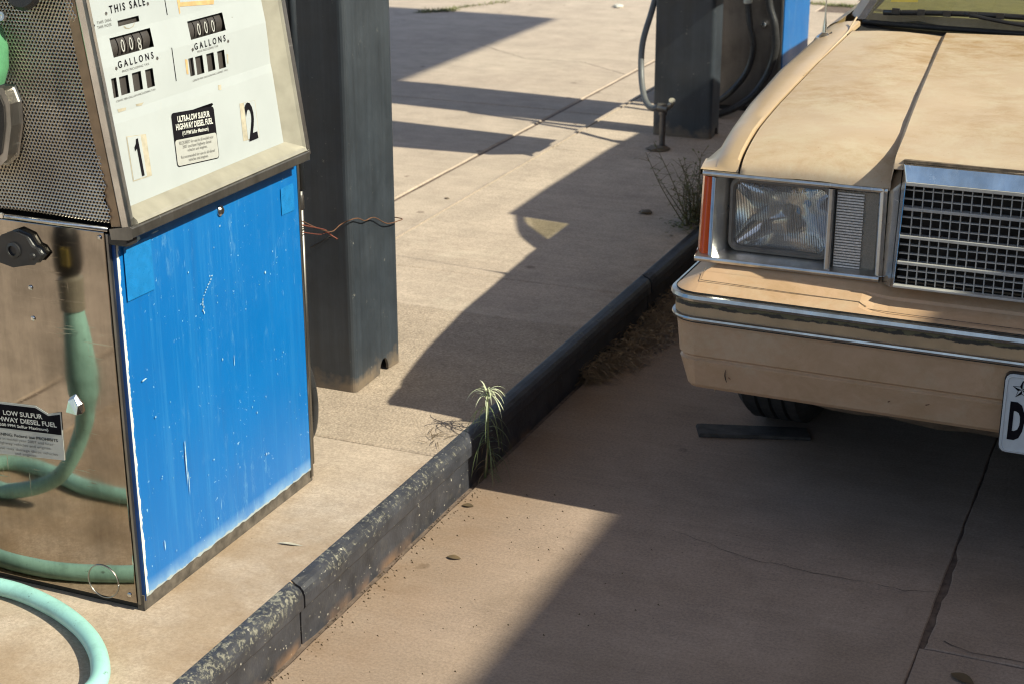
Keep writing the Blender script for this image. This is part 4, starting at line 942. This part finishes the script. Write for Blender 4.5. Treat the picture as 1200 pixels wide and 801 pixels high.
for sg in (-1, 1):   # body-colour fillets between grille and lamp units
    mk('grille_fillet', [W(sg * .419, .059, .546), W(sg * .4388, .081, .546), W(sg * .4388, .083, .728), W(sg * .436, .086, .752), W(sg * .413, .054, .783)], [(0, 1, 2, 3, 4)], 'chrome', fr_)
# --- licence plate
pl = prism('licence_plate', [(CX + u, z) for u, z in rrect(.305, .1495, .012, -.1885, .2825)], 'y', CY - .008, CY - .0045, 'plate_face', car, bevel=.0008); pl['label'] = 'white licence plate with a dark star and the letter D'
prism('plate_backing', [(CX + u, z) for u, z in rrect(.311, .1555, .012, -.1915, .2795)], 'y', CY - .0044, CY + .012, 'black_rubber', pl)
tube('plate_rim', [W(*q) for q in [(u, -.0085, z) for u, z in rrect(.299, .1435, .010, -.1855, .2855)]] + [W(-.1855 + .299 - .010, -.0085, .2855)], .0014, 'plate_face', pl, 6)
text('lettering', 'D', W(-.1765, -.0084, .312), (1, 0, 0), (0, 0, 1), .0275, .0665, 'black_print', pl, .05)
st = []
for k in range(10):
    a = math.radians(90 + 36 * k); r = .0175 if k % 2 == 0 else .0072; st.append(W(-.1585 + r * math.cos(a), -.0086, .4055 + r * math.sin(a)))
mk('star', st + [W(-.1585, -.0086, .4055)], [(k, (k + 1) % 10, 10) for k in range(0, 10, 2)] + [], 'black_print', pl, fixn=False)
tube('star_outline', st + [st[0]], .0007, 'black_print', pl, 4)
# --- cowl, windshield, greenhouse
WB = [(-.737, 1.25, .845), (-.60, 1.21, .848), (-.3, 1.165, .852), (0, 1.15, .854), (.3, 1.165, .852), (.60, 1.21, .848), (.737, 1.25, .845)]
WTp = [(-.505, 1.565, 1.250), (-.41, 1.545, 1.260), (-.21, 1.525, 1.268), (0, 1.52, 1.270), (.21, 1.525, 1.268), (.41, 1.545, 1.260), (.505, 1.565, 1.250)]
rows = []
for i in range(7):
    k = i / 6; rows.append([W(*(Vector(a).lerp(Vector(b), k) + Vector((0, -.02 * math.sin(math.pi * k), .02 * math.sin(math.pi * k))))) for a, b in zip(WB, WTp)])
ws = grid('windshield', rows, 'window_glass', car)
grid('cowl', [[W(u, 1.105, interp(HZ, 1.1) - .020 + .006 * (1 - (u / .74) ** 2)) for u in [-.74, -.5, -.25, 0, .25, .5, .74]], [W(u, 1.14 + .09 * (u / .74) ** 2, .832) for u in [-.74, -.5, -.25, 0, .25, .5, .74]], [W(u, 1.17 + .09 * (u / .74) ** 2, .843) for u in [-.74, -.5, -.25, 0, .25, .5, .74]]], 'seal_black', car)
tube('windshield_gasket', [W(p[0], p[1] - .004, p[2] - .002) for p in spline(WB, 5)], .007, 'seal_black', ws, 6)
for sg in (-1, 1):
    a, b = (Vector(WB[0]), Vector(WTp[0])); a = Vector((a.x * -sg, a.y, a.z)); b = Vector((b.x * -sg, b.y, b.z)); mid = (a + b) / 2 + Vector((0, -.02, .02))
    pts_ = spline([a, mid, b], 8)
    def rib(name, off0, off1, wd, mat, par):   # strip running up the pillar
        vs = []; fs = []
        for i, p in enumerate(pts_):
            q0 = p + Vector((sg * off0[0], off0[1], off0[2])); q1 = p + Vector((sg * off1[0], off1[1], off1[2]))
            vs += [W(*q0), W(*q1), W(*(q1 + Vector((0, wd, 0)))), W(*(q0 + Vector((0, wd, 0))))]
        for i in range(len(pts_) - 1):
            for k in range(4): fs.append((i * 4 + k, i * 4 + (k + 1) % 4, (i + 1) * 4 + (k + 1) % 4, (i + 1) * 4 + k))
        fs += [(0, 1, 2, 3), tuple(range(len(vs) - 4, len(vs)))]
        return mk(name, vs, fs, mat, par)
    pil = rib('front_pillar', (.014, .012, .0), (.048, .075, .0), .060, 'body_paint', car)
    rib('chrome_moulding', (-.004, -.006, .003), (.016, .004, .003), .012, 'chrome', pil)
    # doors and quarter panels
    rows = []
    for v in [1.21 + .06 * i for i in range(52)]:
        s_ = su(v); rows.append([])
        zb = interp([(1.2, .848), (3.2, .89), (4.3, .87)], v)
        for u, z in ((s_ - .075, zb), (s_ - .05, zb - .012), (s_ - .012, zb - .05), (s_, zb - .11), (s_ + .003, .60), (s_ + .003, .48), (s_ - .004, .36), (s_ - .03, .22)):
            dx, dz = v - 3.28, z - .30; r_ = math.hypot(dx, dz); vv = v
            if z < .66 and r_ < .345: k = .345 / max(r_, 1e-3); vv = 3.28 + dx * k; z = max(.3 + dz * k, .2); u -= .004
            rows[-1].append(W(sg * u, vv, z))
    body = grid('body_side', rows, 'body_paint', car)
    tube('side_moulding', [W(sg * (su(v) + .005), v, .56) for v in (1.22, 2.0, 2.92)], .007, 'chrome', body, 8)
    box('door_handle', CX + sg * .868 - .012, CX + sg * .868 + .012, CY + 2.02, CY + 2.17, .74, .765, 'chrome', body, bevel=.004)
    # side glass, pillars, roof rail
    rail = [(.516, 1.575, 1.250), (.515, 1.9, 1.258), (.515, 2.5, 1.258), (.515, 2.80, 1.245), (.560, 3.05, 1.10), (.66, 3.22, .94)]
    tube('roof_rail', [W(sg * p[0], p[1], p[2]) for p in rail], [.022] * 6, 'body_paint', car, 8)
    def sideq(name, v0, v1, va, vb, mat, off=0.0):
        zb = .875
        return mk(name, [W(sg * (.775 + off), v0, zb), W(sg * (.775 + off), v1, zb + .01), W(sg * (.520 + off), vb, 1.252), W(sg * (.520 + off), va, 1.252)], [(0, 1, 2, 3)], mat, car)
    sideq('side_window', 1.34, 2.20, 1.66, 2.20, 'window_glass'); sideq('door_pillar', 2.20, 2.29, 2.20, 2.28, 'body_paint', .003); sideq('side_window', 2.29, 2.9, 2.28, 2.72, 'window_glass'); sideq('rear_pillar', 2.9, 3.23, 2.72, 2.84, 'body_paint', .003)
    # mirror
    if sg > 0: mk('door_mirror', *boxv(CX + sg * .88 - .05, CX + sg * .88 + .05, CY + 1.44, CY + 1.49, .90, .98), 'body_paint', car, bevel=.012)
rows = []
for v, z in ((1.525, 1.268), (1.575, 1.285), (1.78, 1.297), (2.2, 1.302), (2.5, 1.297), (2.78, 1.28), (2.84, 1.26)):
    rows.append([W(u, v + .05 * (u / .55) ** 2 * (1 if v < 2 else -.3), z - .024 * (abs(u) / .52) ** 3 - (.012 if abs(u) > .52 else 0)) for u in (-.530, -.518, -.44, -.26, 0, .26, .44, .518, .530)])
grid('roof', rows, 'body_paint', car)
grid('rear_window', [[W(u, 2.84, 1.258 - .012 * abs(u) / .6) for u in (-.51, 0, .51)], [W(u * 1.25, 3.24, .945) for u in (-.51, 0, .51)]], 'window_glass', car)
grid('trunk_lid', [[W(u, v, z + .012 * (1 - (u / .79) ** 2)) for u in (-.79, -.6, -.3, 0, .3, .6, .79)] for v, z in ((3.22, .925), (3.5, .93), (4.0, .925), (4.3, .905), (4.36, .88), (4.37, .40), (4.2, .25))], 'body_paint', car)
box('rear_bumper', CX - .84, CX + .84, CY + 4.34, CY + 4.48, .36, .52, 'bumper_paint', car, bevel=.03)
for sg in (-1, 1): box('tail_light', CX + (sg * .60 - .17), CX + (sg * .60 + .17), CY + 4.366, CY + 4.384, .58, .74, 'amber_lens', car, bevel=.006)
# --- interior
box('floor_pan', CX - .78, CX + .78, CY + 1.05, CY + 4.2, .20, .32, 'underbody', car)
box('firewall', CX - .78, CX + .78, CY + 1.06, CY + 1.12, .25, .84, 'underbody', car)
grid('dashboard', [[W(u, v, z) for u in (-.72, -.4, 0, .4, .72)] for v, z in ((1.27, .862), (1.45, .875), (1.62, .868), (1.68, .83), (1.70, .62))], 'interior_trim', car)
for uc in (-.36, .36):
    s1 = mk('front_seat', *boxv(CX + uc - .28, CX + uc + .28, CY + 1.95, CY + 2.45, .32, .56), 'interior', car, bevel=.05)
    mk('seat_back', [W(uc - .27, 2.40, .50), W(uc + .27, 2.40, .50), W(uc + .27, 2.55, .50), W(uc - .27, 2.55, .50), W(uc - .25, 2.55, 1.06), W(uc + .25, 2.55, 1.06), W(uc + .25, 2.66, 1.04), W(uc - .25, 2.66, 1.04)], [(0, 3, 2, 1), (4, 5, 6, 7), (0, 1, 5, 4), (1, 2, 6, 5), (2, 3, 7, 6), (3, 0, 4, 7)], 'interior', s1, bevel=.03)
box('rear_seat', CX - .66, CX + .66, CY + 2.75, CY + 3.15, .32, .94, 'interior', car, bevel=.05)
stw = [W(.36 + .19 * math.cos(a * math.pi / 12), 1.86 + .05 * math.sin(a * math.pi / 12), .86 + .17 * math.sin(a * math.pi / 12)) for a in range(25)]
tube('steering_wheel', stw, .012, 'black_rubber', car, 8)
# sticker inside the glass, wipers, aerial, pale bead drawn as the sunlit fender edge
mk('windshield_sticker', [W(-.680, 1.283, .8895), W(-.612, 1.272, .894), (W(-.605, 1.305, .945)), W(-.672, 1.316, .940)], [(0, 1, 2, 3)], 'yellow_print', ws)
def wiper(u0, u1, sgn):
    def g(u, dv, dw): return W(u, 1.15 + .10 * (u / .737) ** 2 + dv, .854 - .009 * (u / .737) ** 2 + dw)
    wp = tube('wiper', [g(u0 + (u1 - u0) * k / 12, -.004, .024 + .010 * k / 12 + .006 * math.sin(k * .26)) for k in range(13)], .0072, 'black_rubber', car, 6)
    tube('wiper_arm', spline([g((u0 + u1) / 2 - .02, -.012, .036), g((u0 + u1) / 2 + .10, -.022, .022), g(u1 + .12, -.035, .004)], 6), .005, 'black_rubber', wp, 6)
    for k in range(7): q = u0 + (u1 - u0) * (k + .5) / 7; p_ = g(q, -.012, .029 + .010 * (k + .5) / 7); box('wiper_clip', p_[0] - .009, p_[0] + .009, p_[1] - .004, p_[1] + .004, p_[2] - .006, p_[2] + .008, 'black_rubber', wp)
wiper(-.685, -.24, 1); wiper(-.02, .44, 1)
ab = lathe('aerial', [(.020, 0), (.018, .004), (.010, .010), (.0065, .013), (.0055, .026), (.0025, .05), (.0014, .10), (.0008, .62), (.0, .622)], W(-.790, 1.05, .8295), (.0, .02, 1), 'chrome', car, 14)
lathe('aerial_seat', [(.021, -.004), (.021, .002), (.012, .0075)], W(-.790, 1.05, .8285), (0, .02, 1), 'canopy_white', ab, 16)
tube('lit_edge_bead', spline([W(-.735, .62, .8195), W(-.735, .90, .836), W(-.736, 1.06, .845), W(-.741, 1.12, .850), W(-.737, 1.16, .866)], 6), [.0004 + .0020 * min(1, i / 9) for i in range(25)], 'hood_paint', car, 6)  # highlight on the fender edge, built as a thin pale bead
# --- wheels
def wheel(u, v, first):
    wl = lathe('wheel', [(.0, -.06), (.06, -.065), (.10, -.05), (.155, -.06), (.168, -.075), (.168, .075), (.0, .075)], W(u, v, .280), (1 if u > 0 else -1, 0, 0), 'dull_steel', car, 28)
    prof = [(.170, -.072), (.195, -.083), (.235, -.088), (.268, -.082), (.284, -.066)]
    for k in range(4): a = -.060 + k * .031; prof += [(.2915, a), (.2920, a + .022), (.284, a + .0235), (.284, a + .029)]
    prof += [(.284, .066), (.268, .082), (.235, .088), (.195, .083), (.170, .072)]
    lathe('tyre', prof, W(u, v, .280), (1 if u > 0 else -1, 0, 0), 'tyre_rubber', wl, 56)
    lathe('rim', [(.168, .078), (.155, .079), (.145, .062), (.09, .07), (.05, .078), (0, .08)], W(u, v, .280), (1 if u > 0 else -1, 0, 0), 'chrome', wl, 28)
for u in (-.745, .745):
    for v in (.735, 3.28): wheel(u, v, 0)
car.location = (CX + .008, CY - .035, .012)      # ride height
for v in (.735, 3.28): tube('axle', [W(-.70, v, .29), W(.70, v, .29)], .03, 'underbody', car, 8)

# ------------------------------------------------------------------ plants and litter
def blade(vs, fs, p0, d, L, wd, droop, n=5):
    d = Vector(d).normalized(); side = d.cross(Vector((0, 0, 1)))
    if side.length < .05: side = Vector((1, 0, 0))
    side.normalize(); p = Vector(p0); b = len(vs)
    for i in range(n + 1):
        t = i / n; w_ = wd * (1 - t) ** .6 * (.6 + .4 * min(1, t * 4)); vs += [p - side * w_, p + side * w_]
        d = (d + Vector((0, 0, -droop / n))).normalized(); p = p + d * (L / n)
    for i in range(n): fs.append((b + 2 * i, b + 2 * i + 1, b + 2 * i + 3, b + 2 * i + 2))
# spidery weed in the kerb joint
wd_ = empty('weed', (-1.348, 3.005, 0), 'spidery green weed with its tip painted pale as if sunlit, growing from the kerb foot', 'plant')
stem = spline([(-1.352, 3.02, -.005), (-1.338, 3.005, .08), (-1.334, 2.998, .155), (-1.331, 2.990, .222)], 6)
tube('stem', stem, [.0035 - .0025 * i / len(stem) for i in range(len(stem))], 'weed_leaf', wd_, 6)
rg = random.Random(11)
def whorl(name, mat, zlo, zhi, n, L0, L1, wdt, up_, droop):
    vs, fs = [], []
    for k in range(n):
        t = rg.uniform(zlo, zhi); p = stem[min(len(stem) - 1, int(t * (len(stem) - 1)))]; a = rg.uniform(0, 6.283)
        blade(vs, fs, p, (math.cos(a), math.sin(a), rg.uniform(*up_)), rg.uniform(L0, L1), wdt, rg.uniform(*droop), 7)
    mk(name, vs, fs, mat, wd_, True, fixn=False)
whorl('foliage', 'weed_leaf', .12, .86, 48, .055, .115, .0013, (.3, 1.1), (2.8, 4.6))
whorl('dead_leaves', 'dry_straw', .05, .4, 14, .05, .10, .0012, (-.1, .6), (2.4, 4.2))
whorl('lit_tip_leaves', 'weed_lit_top', .84, 1.0, 26, .03, .075, .0019, (.6, 3.0), (2.0, 3.4))
# dark stems laid on the island in place of the weed's shadow
vs, fs = [], []
for k in range(11): blade(vs, fs, (-1.415 + rg.uniform(-.03, .02), 2.905 + rg.uniform(-.03, .03), IZ + .004), (rg.uniform(-1, 1), rg.uniform(-1, 1), .12), rg.uniform(.03, .06), .0012, .3, 4)
tag(mk('weed_shadow_stems', vs, fs, 'dry_leaf', None, fixn=False), 'small dark tangle of stems made as the weed shadow on the island edge', 'weed shadow')
# straggly bush by the far kerb
bs = empty('bush', (-1.405, 4.72, IZ), 'straggly half-dry bush on the kerb behind the car headlight', 'bush')
svs, sfs, lvs, lfs = [], [], [], []
for k in range(26):
    a = rg.uniform(0, 6.283); r_ = rg.uniform(.02, .14); h = rg.uniform(.10, .25); base = Vector((-1.405 + rg.uniform(-.02, .02), 4.72 + rg.uniform(-.03, .03), IZ - .01))
    tip = base + Vector((r_ * math.cos(a) - .02, r_ * math.sin(a), h)); mid = base.lerp(tip, .5) + Vector((rg.uniform(-.02, .02), rg.uniform(-.02, .02), .01))
    P_ = spline([base, mid, tip], 6); v_, f_ = tubev(P_, [.0022 - .0016 * i / len(P_) for i in range(len(P_))], 5); o_ = len(svs); svs += v_; sfs += [tuple(i + o_ for i in f) for f in f_]
    for q in range(34):
        t = rg.uniform(.2, 1); p = P_[int(t * (len(P_) - 1))]; b = rg.uniform(0, 6.283); d = Vector((math.cos(b), math.sin(b), rg.uniform(.0, 1.2)))
        if rg.random() < .35:
            e = p + d.normalized() * rg.uniform(.015, .045); v_, f_ = tubev([p, e], [.0009, .0004], 4); o_ = len(svs); svs += v_; sfs += [tuple(i + o_ for i in f) for f in f_]; p = e
        blade(lvs, lfs, p, d, rg.uniform(.009, .021), rg.uniform(.002, .0042), .6, 2)
for k in range(150): 
    p = Vector((-1.405 + rg.gauss(0, .03), 4.70 + rg.gauss(0, .05), IZ + abs(rg.gauss(0, .025)))); b = rg.uniform(0, 6.283); blade(lvs, lfs, p, (math.cos(b), math.sin(b), rg.uniform(.1, .8)), rg.uniform(.012, .025), rg.uniform(.003, .006), .8, 3)
mk('stems', svs, sfs, 'bush_stem', bs, fixn=False); mk('foliage', lvs, lfs, 'bush_leaf', bs, fixn=False)
# dry litter packed in the gutter
vs, fs = [], []
for k in range(6500):
    y = rg.uniform(3.62, 5.4); wdt = interp([(3.62, .03), (3.8, .10), (4.2, .15), (5.4, .16)], y); x = -1.358 + abs(rg.gauss(0, .5)) * wdt
    if x > -1.358 + wdt * 1.3: continue
    a = rg.uniform(0, 6.283); h = max(.001, .040 * (1 - (x + 1.358) / (wdt * 1.4)) * rg.random())
    if rg.random() < .82: blade(vs, fs, (x, y, h), (math.cos(a), math.sin(a), rg.uniform(-.1, .25)), rg.uniform(.02, .075), rg.uniform(.0008, .0020), .2, 2)
    else: blade(vs, fs, (x, y, h), (math.cos(a), math.sin(a), rg.uniform(-.2, .3)), rg.uniform(.008, .02), rg.uniform(.003, .006), .5, 2)
tag(mk('dry_litter', vs, fs, 'dry_straw', None, fixn=False), 'dry straw and leaf litter gathered in the gutter along the kerb', 'litter', None, 'stuff')
# grass tufts growing in the far joints
def tuft(x0, x1, y0, y1, n, label, h=.05):
    vs, fs = [], []
    for k in range(n):
        a = rg.uniform(0, 6.283); t = rg.random(); blade(vs, fs, (x0 + (x1 - x0) * t + rg.gauss(0, .015), y0 + (y1 - y0) * t + rg.gauss(0, .02), -.005), (math.cos(a) * .7, math.sin(a) * .7, rg.uniform(.5, 1.3)), rg.uniform(h * .4, h), .003, rg.uniform(.6, 1.4), 3)
    tag(mk('grass_tuft', vs, fs, 'grass_leaf', None, fixn=False), label, 'grass', 'grass in the far slab joints')
tuft(-4.36, -4.20, 8.86, 9.0, 420, 'small clump of grass at the edge of the far canopy shadow', .06)
tuft(-4.25, -4.05, 9.05, 9.45, 260, 'thin grass streak running from the clump towards the back', .045)
tuft(-2.35, -1.5, 10.06, 10.07, 900, 'line of low dry grass in the joint behind the car aerial', .05)
# gravel crumbs along the gutter and loose stones
def stone(x, y, z, r, name, mat, label, cat, group=None, flat=.5):
    bm = bmesh.new(); bmesh.ops.create_icosphere(bm, subdivisions=2, radius=1)
    for v in bm.verts: v.co = Vector((v.co.x * r * rg.uniform(.6, 1.2), v.co.y * r * rg.uniform(.6, 1.2), v.co.z * r * flat * rg.uniform(.8, 1.1)))
    me = bpy.data.meshes.new(name); bm.to_mesh(me); bm.free(); o = link(name, me, mat); o.location = (x, y, z + r * flat * .6); return tag(o, label, cat, group)
vs, fs = [], []
for k in range(420):
    y = rg.uniform(1.6, 3.0); x = -1.358 + abs(rg.gauss(0, .018)); r = rg.uniform(.0008, .0032); b = len(vs)
    if rg.random() < .25: x += abs(rg.gauss(0, .25))
    vs += [(x - r, y, .0), (x + r, y - r * .5, .0), (x, y + r, .0), (x + rg.uniform(-.3, .3) * r, y, r * 1.1)]; fs += [(b, b + 1, b + 3), (b + 1, b + 2, b + 3), (b + 2, b, b + 3)]
tag(mk('grit', vs, fs, 'dry_leaf', None, fixn=False), 'loose grit along the foot of the kerb', 'grit', None, 'stuff')
def leaf(x, y, z, L, wd, rot, label, cat='leaf', mat='dry_leaf', curl=.3):
    vs, fs = [], []; n = 8
    for i in range(n + 1):
        t = i / n; hw = wd * math.sin(math.pi * min(1, t * 1.02)) ** .8; c = (t - .5) * L
        for sgn in (-1, 0, 1):
            px_, py_ = c, sgn * hw; vs.append((x + px_ * math.cos(rot) - py_ * math.sin(rot), y + px_ * math.sin(rot) + py_ * math.cos(rot), z + .002 + abs(sgn) * curl * hw * .6 + .02 * L * math.sin(t * 5)))
    for i in range(n): fs += [(3 * i, 3 * i + 1, 3 * i + 4, 3 * i + 3), (3 * i + 1, 3 * i + 2, 3 * i + 5, 3 * i + 4)]
    tag(mk(cat.replace(' ', '_'), vs, fs, mat, None, True, fixn=False), label, cat)
leaf(-1.253, 2.646, .0005, .030, .008, .1, 'dry brown leaf lying alone on the sunlit driveway')
leaf(-1.456, 2.369, IZ, .05, .004, .2, 'thin pale curled leaf on the island beside the kerb', 'leaf', 'aged_paper')
leaf(-.259, 2.578, .0005, .048, .013, -.45, 'dark leaf lying near the bottom right corner below the broken joint')
leaf(-1.325, 2.872, .0005, .026, .008, .2, 'small dark leaf at the shadow edge below the weed')
stone(-1.579, 4.78, IZ, .022, 'mud_clod', 'dry_leaf', 'dark mud clod on the shaded island left of the bush', 'clod', None, .35)
stone(-1.815, 5.61, IZ, .05, 'mud_clod', 'dry_leaf', 'wide dark dirt mound at the foot of the standpipe tap', 'clod', None, .14)
stone(-3.338, 9.48, 0, .035, 'crumpled_wrapper', 'paper_litter', 'small pale crumpled wrapper on the far concrete', 'litter', None, .4)
for k, (px_, py_, r_) in enumerate(((-2.251, 4.458, .016), (-2.339, 4.805, .012), (-2.42, 5.1, .009))):
    stone(px_, py_, 0, r_, 'mud_clod', 'dry_leaf', ('dark clod on the far lane nearest the first post', 'second dark clod on the far lane beyond the island edge', 'smallest dark clod farthest along the far lane')[k], 'clod', 'clods on the far lane', .3)
# cracked board wedged by the front wheel
bd = mk('wood_board', [(-1.012, 3.475, .001), (-.985, 3.412, .001), (-.74, 3.492, .001), (-.765, 3.552, .001), (-1.008, 3.478, .007), (-.982, 3.415, .010), (-.74, 3.492, .009), (-.765, 3.552, .007)], [(0, 3, 2, 1), (4, 5, 6, 7), (0, 1, 5, 4), (1, 2, 6, 5), (2, 3, 7, 6), (3, 0, 4, 7)], 'old_wood', None, bevel=.002)
tag(bd, 'dark weathered board lying in front of the car front tyre', 'board')

# ------------------------------------------------------------------ station building on the sunny side, out of frame; its parapet shades the lane
bl = empty('station_building', (2.6, 4, 0), 'tan stucco station building to the right of the car lane', 'building')
BH = 3.4; BX = -1.045 + BH / .85
box('wall', BX, BX + 5, -6, 13, 0, BH - .25, 'stucco', bl)
box('parapet', BX - .0, BX + 5.0, -6.0, 13.0, BH - .249, BH, 'stucco', bl)
for y in (1.0, 4.2, 7.4):
    wf = box('window', BX - .02, BX + .05, y, y + 1.6, .9, 2.3, 'cream_metal', bl); box('pane', BX - .026, BX - .021, y + .06, y + 1.54, .96, 2.24, 'dark_void', wf)
dr = box('door', BX - .03, BX + .05, 3.0, 3.95, .01, 2.1, 'cream_metal', bl); lathe('handle', [(.03, 0), (.03, .03), (0, .04)], (BX - .03, 3.1, 1.0), (-1, 0, 0), 'chrome', dr, 12)
